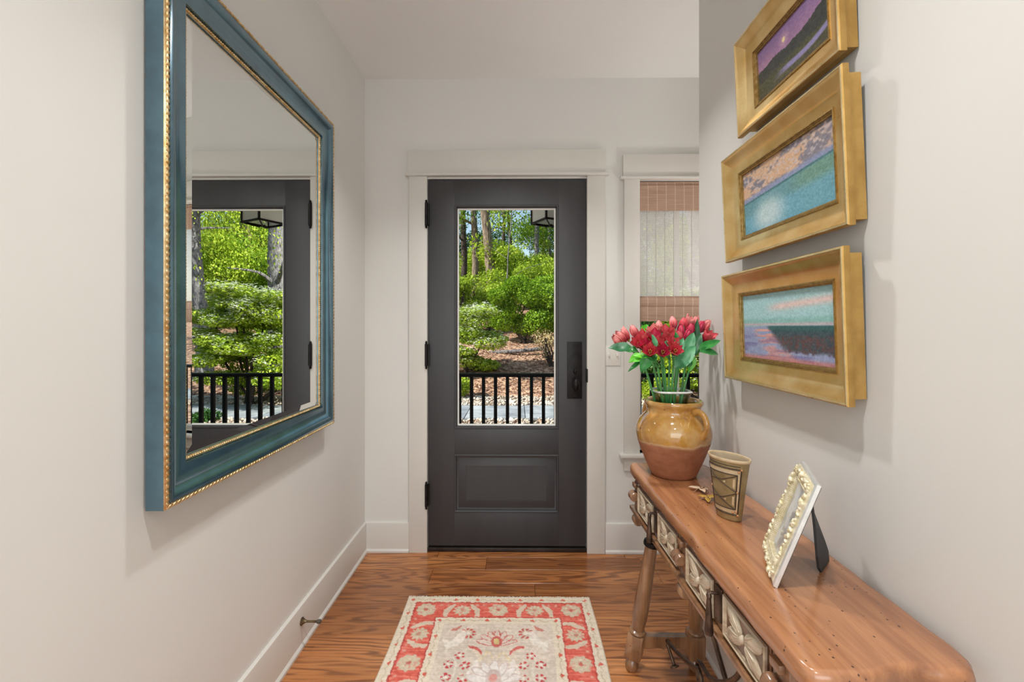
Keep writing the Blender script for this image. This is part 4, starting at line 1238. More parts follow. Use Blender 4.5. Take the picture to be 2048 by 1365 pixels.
heart_obj_mesh = None
def flower_stem(label, knot, blossoms, leaves, foot, rs):
    """knot: where the stem forks (world); blossoms: (pos, colour, kind); leaves: (base, tip, width, colour, bend)"""
    global heart_obj_mesh
    fp = Vector(foot)
    st = thing('alstroemeria_stem', label, 'flower', foot, group='alstroemeria stems in the terracotta pot')
    k = Vector(knot) - fp
    rise = Vector((fp.x * 0, 0, 0.14))
    mid = Vector((k.x * 0.30, k.y * 0.30, k.z * 0.55))
    mb = MB().tube(smooth_path([(0, 0, 0), mid, k], 8), 0.0042, 8)
    sm_ = mb.build('stem', M['fl_stem'], st)
    for (pos, colr, kind, tilt) in blossoms:
        p = Vector(pos) - fp
        out_ = (p - k)
        dirv = Vector((out_.x, out_.y, max(out_.z, 0.006))).normalized()
        dirv = (dirv + Vector(tilt)).normalized()
        base = p - dirv * 0.014
        MB().tube(smooth_path([k, k + (base - k) * 0.5 + Vector((0, 0, 0.006)), base], 5), 0.0020, 6).build('pedicel', M['fl_stem'], sm_)
        if heart_obj_mesh is None:
            h = heart_mb.build('blossom', M['stamen'], st); heart_obj_mesh = h.data
        else:
            h = link_mesh('blossom', heart_obj_mesh, None, st)
        h.location = base
        h.rotation_mode = 'QUATERNION'
        h.rotation_quaternion = dirv.to_track_quat('Z', 'Y')
        for q in range(6):
            pe = link_mesh('petal', PET[colr, kind], None, h)
            pe.rotation_euler = (0, 0, q * PI / 3 + rs.uniform(-.12, .12))
            s_ = rs.uniform(0.86, 1.05) * (0.94 if q % 2 else 1.04)
            pe.scale = (s_, s_, s_)
    for (b, tip, w, colr, bend) in leaves:
        b, tip = Vector(b) - fp, Vector(tip) - fp
        MB().tube(smooth_path([k, (k + b) / 2 + Vector((0, 0, -0.006)), b, b + (tip - b) * 0.08], 4), 0.0017, 6).build('petiole', M['fl_stem'], sm_)
        L = (tip - b).length
        me = leaf_mesh('leaf', L, w, bend, M[colr])
        lf = link_mesh('leaf', me, None, st)
        lf.location = b
        dx_ = (tip - b).normalized()
        zup = Vector((rs.uniform(-.25, .25), -0.75, 0.85))
        zax = (zup - dx_ * zup.dot(dx_)).normalized()
        yax = zax.cross(dx_)
        lf.rotation_euler = Matrix((dx_, yax, zax)).transposed().to_euler()

flower_stem('pale coral alstroemeria buds at the far left of the bouquet', (0.456, 1.682, 1.185), [((0.368, 1.655, 1.243), 'petal_pink', 'bud', (0, -0.15, 0.25)), ((0.405, 1.709, 1.265), 'petal_pink', 'bud', (0, -0.15, 0.25)), ((0.386, 1.684, 1.255), 'petal_pink', 'bud', (0, -0.15, 0.25))],
            [((0.394, 1.6, 1.222), (0.319, 1.61, 1.236), 0.0288, 'fl_leaf_dark', 0.012), ((0.422, 1.62, 1.217), (0.372, 1.63, 1.224), 0.0176, 'fl_leaf', 0.01)], (0.527, 1.682, 0.795), random.Random(40))
flower_stem('coral alstroemeria blooms left of the crimson one', (0.493, 1.682, 1.18), [((0.444, 1.726, 1.273), 'petal_pink', 'bud', (0, -0.15, 0.25)), ((0.458, 1.68, 1.253), 'petal_red', 'wide', (0, -0.9, 0.25)), ((0.435, 1.642, 1.238), 'petal_red', 'wide', (0, -0.9, 0.25))],
            [((0.447, 1.66, 1.219), (0.419, 1.67, 1.262), 0.0128, 'fl_leaf_dark', 0.006), ((0.435, 1.6, 1.201), (0.384, 1.585, 1.184), 0.0208, 'fl_leaf_bright', 0.01), ((0.431, 1.6, 1.183), (0.379, 1.585, 1.151), 0.0096, 'fl_leaf', 0.01), ((0.477, 1.74, 1.276), (0.493, 1.75, 1.314), 0.0192, 'fl_leaf_bright', 0.004)], (0.541, 1.682, 0.795), random.Random(41))
flower_stem('crimson alstroemeria bloom low on the left of the bouquet', (0.497, 1.629, 1.156), [((0.45, 1.613, 1.227), 'petal_dark', 'wide', (0, -0.9, 0.25)), ((0.455, 1.579, 1.214), 'petal_red', 'wide', (0, -1.0, 0.1))],
            [((0.452, 1.58, 1.202), (0.422, 1.565, 1.152), 0.0224, 'fl_leaf', 0.02), ((0.455, 1.58, 1.197), (0.402, 1.59, 1.209), 0.016, 'fl_leaf_bright', 0.012)], (0.54, 1.668, 0.795), random.Random(42))
flower_stem('coral alstroemeria pair high in the left centre of the bouquet', (0.531, 1.702, 1.19), [((0.507, 1.722, 1.271), 'petal_pink', 'wide', (0, -0.9, 0.25)), ((0.54, 1.756, 1.286), 'petal_pink', 'bud', (0, -0.15, 0.25)), ((0.475, 1.667, 1.248), 'petal_pink', 'wide', (0, -0.9, 0.25))],
            [((0.482, 1.6, 1.231), (0.473, 1.61, 1.278), 0.0112, 'fl_leaf_teal', 0.006), ((0.504, 1.75, 1.234), (0.513, 1.76, 1.307), 0.0144, 'fl_leaf_dark', 0.006), ((0.517, 1.76, 1.233), (0.475, 1.77, 1.301), 0.0128, 'fl_leaf_dark', 0.006)], (0.551, 1.687, 0.795), random.Random(43))
flower_stem('wide-open red alstroemeria at the front left of the bouquet', (0.525, 1.645, 1.155), [((0.494, 1.617, 1.228), 'petal_red', 'wide', (0, -0.9, 0.25)), ((0.497, 1.575, 1.213), 'petal_dark', 'wide', (0, -1.0, 0.1)), ((0.501, 1.676, 1.251), 'petal_dark', 'wide', (0, -0.9, 0.25))],
            [((0.474, 1.575, 1.185), (0.45, 1.585, 1.209), 0.0192, 'fl_leaf', 0.01)], (0.55, 1.673, 0.795), random.Random(44))
flower_stem('bright red alstroemeria in the middle of the bouquet', (0.557, 1.684, 1.18), [((0.554, 1.722, 1.271), 'petal_red', 'wide', (0, -0.9, 0.25)), ((0.565, 1.693, 1.258), 'petal_red', 'wide', (0, -0.9, 0.25)), ((0.527, 1.642, 1.238), 'petal_red', 'wide', (0, -0.9, 0.25))],
            [((0.527, 1.7, 1.232), (0.537, 1.71, 1.299), 0.0128, 'fl_leaf', 0.004), ((0.57, 1.76, 1.234), (0.566, 1.77, 1.311), 0.0176, 'fl_leaf', 0.004), ((0.513, 1.6, 1.222), (0.524, 1.61, 1.257), 0.0128, 'fl_leaf_teal', 0.006)], (0.551, 1.683, 0.795), random.Random(45))
flower_stem('wide-open red alstroemeria low at the front centre', (0.554, 1.634, 1.158), [((0.546, 1.625, 1.231), 'petal_red', 'wide', (0, -0.9, 0.25)), ((0.542, 1.583, 1.216), 'petal_red', 'wide', (0, -1.0, 0.1))],
            [((0.548, 1.6, 1.194), (0.583, 1.61, 1.266), 0.0176, 'fl_leaf_teal', 0.01)], (0.55, 1.67, 0.795), random.Random(46))
flower_stem('coral alstroemeria at the top middle of the bouquet', (0.612, 1.755, 1.249), [((0.611, 1.8, 1.307), 'petal_pink', 'bud', (0, -0.15, 0.25)), ((0.666, 1.8, 1.311), 'petal_pink', 'wide', (0, -0.9, 0.25))],
            [((0.566, 1.62, 1.221), (0.562, 1.63, 1.288), 0.0128, 'fl_leaf', 0.006), ((0.607, 1.76, 1.234), (0.641, 1.77, 1.311), 0.016, 'fl_leaf_dark', 0.004)], (0.575, 1.701, 0.795), random.Random(47))
flower_stem('dark crimson alstroemeria buds right of the middle of the bouquet', (0.592, 1.688, 1.19), [((0.612, 1.726, 1.273), 'petal_dark', 'bud', (0, -0.15, 0.25)), ((0.617, 1.684, 1.255), 'petal_dark', 'bud', (0, -0.15, 0.25)), ((0.586, 1.667, 1.248), 'petal_red', 'bud', (0, -0.15, 0.25))],
            [((0.552, 1.6, 1.156), (0.625, 1.61, 1.243), 0.0288, 'fl_leaf_teal', 0.02)], (0.563, 1.684, 0.795), random.Random(48))
flower_stem('dark red alstroemeria buds behind the grey-green leaf', (0.617, 1.733, 1.22), [((0.647, 1.739, 1.278), 'petal_dark', 'bud', (0, -0.15, 0.25)), ((0.644, 1.789, 1.301), 'petal_red', 'bud', (0, -0.15, 0.25))],
            [((0.601, 1.64, 1.211), (0.634, 1.65, 1.285), 0.0208, 'fl_leaf_teal', 0.01), ((0.608, 1.63, 1.158), (0.601, 1.64, 1.199), 0.0176, 'fl_leaf', 0.01)], (0.569, 1.695, 0.795), random.Random(49))
flower_stem('coral alstroemeria buds at the top right of the bouquet', (0.652, 1.743, 1.229), [((0.693, 1.8, 1.309), 'petal_pink', 'bud', (0, -0.15, 0.25)), ((0.723, 1.781, 1.297), 'petal_pink', 'bud', (0, -0.15, 0.25)), ((0.691, 1.76, 1.287), 'petal_dark', 'bud', (0, -0.15, 0.25))],
            [((0.676, 1.74, 1.234), (0.685, 1.75, 1.335), 0.0128, 'fl_leaf_dark', 0.003), ((0.632, 1.66, 1.197), (0.667, 1.67, 1.281), 0.0224, 'fl_leaf_dark', 0.01), ((0.705, 1.72, 1.254), (0.725, 1.73, 1.301), 0.008, 'fl_leaf_dark', 0.004)], (0.587, 1.698, 0.795), random.Random(50))
flower_stem('red alstroemeria bloom farthest right, above the big oval leaf', (0.646, 1.689, 1.2), [((0.692, 1.693, 1.258), 'petal_red', 'wide', (0, -0.9, 0.25))],
            [((0.648, 1.64, 1.22), (0.731, 1.65, 1.261), 0.0192, 'fl_leaf', 0.012), ((0.643, 1.62, 1.214), (0.718, 1.63, 1.214), 0.0224, 'fl_leaf', 0.014), ((0.624, 1.64, 1.199), (0.61, 1.625, 1.141), 0.0176, 'fl_leaf_bright', 0.012)], (0.579, 1.684, 0.795), random.Random(51))


# ------------------------------------------------------------------ oval carved tumbler
CX, CY = 0.598, 1.300
axis = math.atan2(-0.114, 0.061)          # long axis of the oval, seen from above
tu = thing('carved_tumbler', 'oval bronze ceramic tumbler with incised triangle pattern', 'vase', (CX, CY, TZ), (0, 0, axis))
RATIO = 0.58
def rad(z): return 0.038 + 0.0235 * (z / 0.172) ** 1.15
prof = [(0.001, 0.0), (0.034, 0.0), (0.037, 0.002)] + [(rad(z), z) for z in np.linspace(0.006, 0.166, 14)]
MB().lathe(prof, n=48, sy=RATIO, cap=False).build('body', M['tumbler'], tu, smooth=40)
MB().lathe([(rad(0.166), 0.166), (0.0640, 0.168), (0.0652, 0.172), (0.0635, 0.176), (0.0595, 0.175), (0.0580, 0.170)], n=48, sy=RATIO, cap=False).build('rim', M['tumbler_pale'], tu, smooth=50)
MB().lathe([(0.0582, 0.171), (0.050, 0.12), (0.038, 0.05), (0.001, 0.045)], n=48, sy=RATIO, cap=False).build('inside', M['tumbler_in'], tu, smooth=50)
def onface(a, z, h):
    r_ = rad(z) + h
    return Vector((r_ * math.cos(a), r_ * math.sin(a) * RATIO + (h * 0.4 if math.sin(a) > 0 else -h * 0.4), z))
def strip(path, w, h, name, mat, parent=tu):
    mb = MB()
    P_ = []
    for i in range(len(path) - 1):
        a0, z0 = path[i]; a1, z1 = path[i + 1]
        n = 10
        for k in range(n + (1 if i == len(path) - 2 else 0)):
            t_ = k / n
            P_.append(onface(a0 + (a1 - a0) * t_, z0 + (z1 - z0) * t_, h))
    mb.tube(P_, w, 6)
    return mb.build(name, mat, parent)
aL, aR = PI + 0.45 + PI / 2 - 0.15, PI * 2 - 0.55        # broad face turned to the room
fa, fb = PI * 1.5 - 0.95, PI * 1.5 + 0.95
# (the broad face is the local -Y side)
def panel(a0, a1, z0, z1, h, name, mat):
    v = []; f = []
    na, nz = 14, 8
    for j in range(nz + 1):
        for i in range(na + 1):
            v.append(onface(a0 + (a1 - a0) * i / na, z0 + (z1 - z0) * j / nz, h)[:])
    for j in range(nz):
        for i in range(na):
            a = j * (na + 1) + i
            f.append((a, a + 1, a + na + 2, a + na + 1))
    return MB().add(v, f).build(name, mat, tu)
panel(fa - 0.10, fb + 0.10, 0.024, 0.146, 0.0006, 'pale_band', M['tumbler_pale'])
panel(fa + 0.10, fb - 0.10, 0.037, 0.133, 0.0012, 'panel', M['tumbler'])
strip([(fa - 0.13, 0.150), (fb + 0.13, 0.150), (fb + 0.13, 0.020), (fa - 0.13, 0.020), (fa - 0.13, 0.150)], 0.0018, 0.0004, 'incised_border', M['tumbler_dark'])
strip([(fa + 0.09, 0.134), (fb - 0.09, 0.134), (fb - 0.09, 0.036), (fa + 0.09, 0.036), (fa + 0.09, 0.134)], 0.0016, 0.0010, 'incised_border', M['tumbler_dark'])
strip([(fa + 0.1, 0.158), (fb + 0.05, 0.158)], 0.0012, 0.0003, 'incised_line', M['tumbler_dark'])
fm = (fa + fb) / 2
for zc in (0.110, 0.060):
    strip([(fa + 0.12, zc), (fm, zc + 0.004), (fb - 0.12, zc + 0.022)], 0.0013, 0.0015, 'incised_line', M['tumbler_dark'])
    strip([(fa + 0.12, zc + 0.02), (fm, zc - 0.004), (fb - 0.12, zc - 0.024)], 0.0013, 0.0015, 'incised_line', M['tumbler_dark'])
    tri = MB()
    pts_ = [onface(fm + 0.10, zc + 0.001, 0.0022), onface(fb - 0.20, zc + 0.014, 0.0022), onface(fb - 0.20, zc - 0.014, 0.0022)]
    tri.add([p[:] for p in pts_] + [(p * 0.97)[:] for p in pts_], [(0, 1, 2), (3, 5, 4), (0, 3, 4, 1), (1, 4, 5, 2), (2, 5, 3, 0)])
    tri.build('inlay_triangle', M['tumbler_pale'], tu, smooth=0)
for a, z in ((fb + 0.13, 0.150), (fb - 0.02, 0.143), (fb - 0.02, 0.085), (fb - 0.02, 0.030), (fb + 0.13, 0.020), (fa, 0.085), (fb - 0.25, 0.028)):
    MB().ell(onface(a, z, 0.0012), (0.0034, 0.0034, 0.0034), nu=10, nv=6).build('stud', M['copper_dot'], tu)

# ------------------------------------------------------------------ two little leaf-shaped trinkets
def trinket(label, x, y, rz, mat_leaf, sc, group):
    tk = thing('leaf_trinket', label, 'ornament', (x, y, TZ), (0, 0, rz), group=group)
    def blade(L, W, ang, lift, mat, name):
        me = leaf_mesh(name, L * sc, W * sc, 0.004, mat)
        b = link_mesh(name, me, None, tk)
        b.location = (0, 0, 0.007)
        b.rotation_euler = (0, -lift, ang)
        sd = b.modifiers.new('thickness', 'SOLIDIFY'); sd.thickness = 0.0016
        return b
    blade(0.040, 0.012, 0.0, 0.12, mat_leaf, 'blade')
    blade(0.032, 0.010, 2.1, 0.18, mat_leaf, 'blade')
    blade(0.030, 0.010, -2.3, 0.05, mat_leaf, 'blade')
    mb = MB()
    for a in (0.9, -1.0, 2.9, -2.0):
        mb.tube([(0, 0, 0.007), (0.015 * math.cos(a) * sc, 0.015 * math.sin(a) * sc, 0.012), (0.030 * math.cos(a) * sc, 0.030 * math.sin(a) * sc, 0.0022)], [0.0016, 0.0014, 0.0010], 6)
    mb.ell((0, 0, 0.007), (0.005 * sc, 0.004 * sc, 0.0065))
    mb.build('twig_legs', M['leaf_dark'], tk)
trinket('small pale leaf-shaped ornament beside the terracotta pot', 0.600, 1.502, 2.6, M['leaf_pale'], 1.0, 'leaf ornaments on the table')
trinket('small gold leaf-shaped ornament half behind the carved tumbler', 0.590, 1.425, 0.4, M['leaf_gold'], 0.95, 'leaf ornaments on the table')

# ------------------------------------------------------------------ photo frame on an easel back
b0, b1 = Vector((0.526, 0.951, TZ)), Vector((0.598, 1.118, TZ))
ax_ = (b1 - b0).normalized()
rz = math.atan2(ax_.y, ax_.x)
lean = math.radians(19.2)
FW_, FH_ = (b1 - b0).length, 0.238
pf = thing('photo_frame', 'ornate ivory and gold photo frame standing on an easel back', 'picture frame', (b0 + b1) / 2, (0, 0, rz))
# local: X along the bottom edge, +Y towards the room (front), leaning back towards -Y
def LEAN(p):
    x, y, z = p
    return (x, y * math.cos(lean) - z * math.sin(lean), z * math.cos(lean) + y * math.sin(lean) - 0.0 )
def lb(mb):
    mb.v = [LEAN(p) for p in mb.v]; return mb
def FF(a, b, h): return (a, h, b)
w2 = FW_ / 2
lb(MB().sweep(-w2, w2, 0.003, FH_, [(0.001, -0.010), (0, -0.009), (0, -0.002), (0.003, 0.0), (0.006, 0.0005)], FF)).build('frame_edge', M['silver_edge'], pf, smooth=30)
lb(MB().sweep(-w2, w2, 0.003, FH_, [(0.006, 0.0005), (0.010, 0.0045), (0.016, 0.0065), (0.024, 0.0055), (0.030, 0.0015), (0.034, 0.002), (0.037, -0.001), (0.0375, -0.006)], FF)).build('moulding', M['ivory'], pf, smooth=30)
mb = MB(); rr = random.Random(9)
for (pa, pb, qa, qb) in ((-w2 + 0.016, 0.019, w2 - 0.016, 0.019), (w2 - 0.016, 0.019, w2 - 0.016, FH_ - 0.016), (w2 - 0.016, FH_ - 0.016, -w2 + 0.016, FH_ - 0.016), (-w2 + 0.016, FH_ - 0.016, -w2 + 0.016, 0.019)):
    L = math.hypot(qa - pa, qb - pb); n = int(L / 0.0078); an = math.atan2(qb - pb, qa - pa)
    for i in range(n + 1):
        t_ = i / n
        big = (0.9 + 0.6 * (abs(math.sin(t_ * PI * 3)) ** 3)) * rr.uniform(0.7, 1.3)
        RR = Matrix.Rotation(-(an + (0.7 if i % 2 else -0.7) + rr.uniform(-.5, .5)), 3, 'Y')
        mb.ell((pa + (qa - pa) * t_ + rr.uniform(-.004, .004), 0.0062, pb + (qb - pb) * t_ + rr.uniform(-.004, .004)), (0.0068 * big, 0.0042 * big, 0.0030 * big), RR, 8, 5)
    for i in range(int(L / 0.0045)):
        t_ = i / int(L / 0.0045)
        ox, oz = (0, 0.0165) if abs(qb - pb) < 1e-6 and pb < 0.1 else ((0, -0.0165) if abs(qb - pb) < 1e-6 else ((-0.0165, 0) if pa > 0 else (0.0165, 0)))
        mb.ell((pa + (qa - pa) * t_ + ox, 0.002, pb + (qb - pb) * t_ + oz), (0.0019, 0.0019, 0.0019), None, 6, 4)
setp(lb(mb).build('scrollwork', M['ivory'], pf, smooth=60), 'raised ivory scrollwork', kind='stuff')
nx, ny = 50, 60
S, T = np.meshgrid(np.linspace(0, 1, nx), np.linspace(0, 1, ny))
P = np.stack([-w2 + 0.037 + S * (FW_ - 0.074), np.full(S.shape, -0.005), FH_ - 0.037 - T * (FH_ - 0.077)], -1)
P = np.array([[LEAN(p) for p in row] for row in P])
img = np.zeros(S.shape + (3,)); img[:] = (206, 210, 214)
nn = vnoise(S.shape, (7, 6), 41); n2 = vnoise(S.shape, (22, 18), 42)
over(img, sm(nn, 0.5, 0.75) * 0.7, (150, 150, 148)); over(img, sm(n2, 0.6, 0.85) * 0.5, (186, 178, 166))
grid_mesh('photograph', nx, ny, P, img, M['photo'], pf)
lb(MB().box(-w2 + 0.004, w2 - 0.004, -0.0115, -0.0085, 0.006, FH_ - 0.003)).build('back_board', M['easel'], pf, smooth=0)
# easel strut, swung out behind the frame
T0, T1_, F0, F1 = Vector((0.6255, 0.980, 0.935)), Vector((0.650, 1.040, 0.935)), Vector((0.660, 1.004, TZ)), Vector((0.722, 1.066, TZ))
th_ = (T1_ - T0).cross(F0 - T0).normalized() * 0.0025
inv = Matrix.Translation(pf.location) @ Matrix.Rotation(rz, 4, 'Z')
inv = inv.inverted()
vv = []
for t_, grow in ((0.0, 0.0), (0.35, 0.05), (0.75, 0.14), (0.90, 0.10), (1.0, -0.10)):
    a_ = T0.lerp(F0, t_); b_ = T1_.lerp(F1, t_)
    d_ = (b_ - a_) * grow
    for q in (a_ - d_ - th_, b_ + d_ - th_, a_ - d_ + th_, b_ + d_ + th_):
        q.z = max(q.z, TZ)
        vv.append((inv @ q)[:])
ff = []
for i in range(4):
    a = i * 4
    ff += [(a, a + 1, a + 5, a + 4), (a + 2, a + 6, a + 7, a + 3), (a, a + 4, a + 6, a + 2), (a + 1, a + 3, a + 7, a + 5)]
ff += [(0, 2, 3, 1), (16, 17, 19, 18)]
MB().add(vv, ff).build('easel_leg', M['easel'], pf, smooth=0)

# ================================================================== outdoors
def hill(x, y):
    """height of the ground"""
    z = -0.40
    if y > 10.9:
        z += 0.27 * min(y - 10.9, 4.2) + 0.17 * max(0, y - 15.1)
    z += 0.05 * math.sin(x * 1.3 + y * 0.7) * max(0, min(1, (y - 10.9) / 3))
    return z

nx, ny = 90, 80
xs_ = np.linspace(-22, 38, nx); ys_ = np.concatenate([np.linspace(4.8, 16, 46), np.linspace(16.6, 48, 34)])
P = np.array([[(x, y, hill(x, y) + 0.02 * math.sin(x * 7 + y * 5) * (y > 11)) for x in xs_] for y in ys_])
g = MB()
idx = np.arange(nx * ny).reshape(ny, nx)
g.add([tuple(p) for p in P.reshape(-1, 3)], [tuple(int(i) for i in q) for q in np.stack([idx[:-1, :-1], idx[:-1, 1:], idx[1:, 1:], idx[1:, :-1]], -1).reshape(-1, 4)])
setp(g.build('ground', M['mulch'], None, smooth=80), 'brown leaf-littered slope rising beyond the path', 'ground', kind='structure')
pb = MB()
pa = setp(MB().box(-14, 26, 8.35, 9.75, -0.45, -0.385).build('path', M['path'], None, smooth=0), 'grey paved path running past the porch', 'path', kind='structure')
rr = random.Random(77)
x = -6.0
while x < 9.0:
    w = rr.uniform(0.7, 1.2)
    yy = 8.36
    while yy < 9.70:
        d = rr.choice((0.45, 0.66))
        d = min(d, 9.74 - yy)
        if d > 0.12:
            MB().bbox(x + 0.008, x + w - 0.008, yy + 0.008, yy + d - 0.008, -0.39, -0.365 + rr.uniform(0, 0.008), 0.006).build('paver', M['path'], pa)
        yy += d
    x += w

def fast_mesh(name, V, F, fac, mat, parent, smooth=False):
    me = bpy.data.meshes.new(name)
    nv, nf, k = len(V), len(F), F.shape[1]
    me.vertices.add(nv); me.vertices.foreach_set('co', V.reshape(-1).astype(np.float32))
    me.loops.add(nf * k); me.loops.foreach_set('vertex_index', F.reshape(-1).astype(np.int32))
    me.polygons.add(nf); me.polygons.foreach_set('loop_start', (np.arange(nf) * k).astype(np.int32))
    if smooth: me.polygons.foreach_set('use_smooth', [True] * nf)
    me.update(calc_edges=True)
    if fac is not None:
        at = me.color_attributes.new('Col', 'FLOAT_COLOR', 'POINT')
        c = np.repeat(fac[:, None], 4, 1); c[:, 3] = 1
        at.data.foreach_set('color', c.reshape(-1).astype(np.float32))
    return link_mesh(name, me, mat, parent)

def leaves_mesh(name, C, size, mat, parent, seed, flat=0.0, aspect=0.55):
    """C: leaf centres (n,3); each leaf is a folded diamond of real size"""
    r = np.random.default_rng(seed)
    n = len(C)
    a = r.random(n) * 2 * PI
    tilt = (r.random(n) - 0.5) * PI * (1 - flat)
    L = size * (0.6 + 0.8 * r.random(n))
    dirx = np.stack([np.cos(a) * np.cos(tilt), np.sin(a) * np.cos(tilt), np.sin(tilt)], -1)
    rnd = r.normal(size=(n, 3)) * (1 - flat) + np.array([0, 0, 1.0]) * (0.5 + flat)
    side = np.cross(dirx, rnd); side /= np.linalg.norm(side, axis=1, keepdims=True) + 1e-9
    nrm = np.cross(side, dirx)
    p0 = C - dirx * (L / 2)[:, None]; p2 = C + dirx * (L / 2)[:, None]
    p1 = C + side * (L * aspect / 2)[:, None] + nrm * (L * 0.12)[:, None]
    p3 = C - side * (L * aspect / 2)[:, None] + nrm * (L * 0.12)[:, None]
    V = np.stack([p0, p1, p2, p3], 1).reshape(-1, 3)
    b = np.arange(n)[:, None] * 4
    F = np.concatenate([b + np.array([[0, 1, 2]]), b + np.array([[0, 2, 3]])], 1).reshape(-1, 3)
    fac = np.repeat(r.random(n), 4)
    return setp(fast_mesh(name, V, F, fac, mat, parent), kind='stuff')

def blob_points(blobs, n, seed, shell=0.55):
    r = np.random.default_rng(seed)
    vol = np.array([b[3] * b[4] * b[5] for b in blobs]) ** 0.75
    pick = r.choice(len(blobs), n, p=vol / vol.sum())
    B = np.array(blobs)[pick]
    d = r.normal(size=(n, 3)); d /= np.linalg.norm(d, axis=1, keepdims=True)
    rad_ = shell + (1 - shell) * r.random(n) ** 0.5
    return B[:, :3] + d * B[:, 3:6] * rad_[:, None]

def rand_blobs(rs, c, ext, k, r0, r1, squash=0.75):
    res = []
    for _ in range(k):
        r_ = rs.uniform(r0, r1)
        res.append((c[0] + rs.uniform(-1, 1) * ext[0], c[1] + rs.uniform(-1, 1) * ext[1], c[2] + rs.uniform(-1, 1) * ext[2], r_, r_, r_ * squash))
    return res

def trunk_mb(rs, base, top, r0, r1, n=9, wob=0.06, seg=12):
    b, t_ = Vector(base), Vector(top)
    pts = []
    for i in range(n + 1):
        u = i / n
        w = wob * math.sin(u * PI) * (t_ - b).length * 0.12
        pts.append(b + (t_ - b) * u + Vector((rs.uniform(-w, w), rs.uniform(-w, w), 0)))
    sp_ = smooth_path(pts, 3)
    m_ = len(sp_) - 1
    return MB().tube(sp_, [(r0 + (r1 - r0) * (i / m_)) * (1.0 + 0.35 * max(0, 1 - i / m_ * 14)) for i in range(m_ + 1)], seg), sp_

def tree(label, x, y, lean, r0, h, bark, canopy, leafmat, leafn, seed, lsize=0.13, group='trees on the wooded slope'):
    rs = random.Random(seed)
    z0 = hill(x, y) - 0.05
    tr_ = thing('tree', label, 'tree', (x, y, z0), group=group)
    mb, sp_ = trunk_mb(rs, (0, 0, 0), (lean[0], lean[1], h), r0, r0 * 0.45)
    mb.build('trunk', bark, tr_)
    brs = []
    for k in range(10):
        u = rs.uniform(0.26, 0.97)
        p = sp_[int(u * (len(sp_) - 1))]
        a = rs.uniform(0, 2 * PI); L = rs.uniform(1.0, 2.4)
        e = p + Vector((math.cos(a) * L, math.sin(a) * L, L * rs.uniform(0.2, 0.7)))
        m2 = (p + e) / 2 + Vector((rs.uniform(-.2, .2), rs.uniform(-.2, .2), rs.uniform(0, .3)))
        MB().tube(smooth_path([p, m2, e], 4), [r0 * 0.28 * (1 - 0.8 * i / 8) for i in range(9)], 7).build('branch', bark, tr_)
        brs.append(e)
    if leafn:
        blobs = [(e.x, e.y, e.z, canopy, canopy, canopy * 0.7) for e in brs] + rand_blobs(rs, (lean[0], lean[1], h), (canopy * 2, canopy * 2, canopy), 4, canopy * 0.7, canopy * 1.2)
        leaves_mesh('foliage', blob_points(blobs, leafn * 2, seed, 0.0), lsize, leafmat, tr_, seed)
    return tr_

def shrub(name, label, x, y, blobs, n, lsize, mat, seed, cat='shrub', group=None, flat=0.3, blossoms=0, stems=6, shell=0.5):
    rs = random.Random(seed)
    z0 = hill(x, y) - 0.03
    s = thing(name, label, cat, (x, y, z0), group=group)
    for k in range(stems):
        b = rs.choice(blobs)
        p = Vector(b[:3])
        MB().tube(smooth_path([(rs.uniform(-.12, .12), rs.uniform(-.12, .12), 0), p * 0.5 + Vector((rs.uniform(-.1, .1), rs.uniform(-.1, .1), 0)), p], 4), [0.035 * (1 - 0.07 * i) for i in range(9)], 6).build('branch', M['bark_dark'], s)
    C = blob_points(blobs, n, seed, shell)
    C[:, 2] = np.maximum(C[:, 2], 0.02)
    leaves_mesh('foliage', C, lsize, mat, s, seed, flat)
    if blossoms:
        r = np.random.default_rng(seed + 5)
        order = np.argsort(-(0.35 * C[:, 2] + 1.2 * r.random(len(C)) - 0.6 * C[:, 1]))[:blossoms * 3]
        pick = r.choice(order, blossoms, replace=False)
        Cb = C[pick] + np.array([0, -0.03, 0.05])
        Cb = np.concatenate([Cb + r.normal(size=Cb.shape) * 0.035 for _ in range(4)])
        leaves_mesh('blossoms', Cb, lsize * 0.7, M['f_white'], s, seed + 9, 0.85, 0.9)
    return s

def layered(rs, ext, zs, k, r0, r1, th=0.10):
    """flat horizontal tiers, as on a dogwood"""
    res = []
    for z in zs:
        f_ = 1.0 - 0.45 * (z - zs[0]) / max(0.01, zs[-1] - zs[0])
        for _ in range(k):
            r_ = rs.uniform(r0, r1)
            res.append((rs.uniform(-1, 1) * ext[0] * f_, rs.uniform(-1, 1) * ext[1] * f_, z + rs.uniform(-.24, .24), r_, r_, th * rs.uniform(0.8, 1.8)))
    return res

# trees seen through the door
tree('dark slim tree trunk at the left edge of the door glass', -2.95, 25.0, (-0.25, 0, ), 0.19, 12, M['bark_dark'], 1.1, M['f_deep'], 2600, 201)
tree('straight furrowed tree trunk, second from the left through the door glass', -2.22, 23.5, (-0.1, 0), 0.20, 12, M['bark'], 1.1, M['f_mid'], 2600, 202)
tree('thick leaning furrowed trunk behind the bushes, seen through the door glass', -0.95, 19.0, (-1.15, 0), 0.24, 11, M['bark'], 1.1, M['f_deep'], 2200, 203)
tree('thin dark double trunk in the middle of the door glass', -0.95, 29.0, (-0.1, 0), 0.13, 12, M['bark_dark'], 1.3, M['f_deep'], 2600, 204)
tree('slender dark trunk beside the double one, far up the slope', -0.55, 30.0, (-0.15, 0), 0.13, 12, M['bark_dark'], 1.3, M['f_deep'], 2600, 205)
tree('pale young sapling in front of the dark trunks', -0.58, 17.5, (0.35, 0), 0.035, 5.2, M['bark_grey'], 0.5, M['f_bright'], 260, 206)
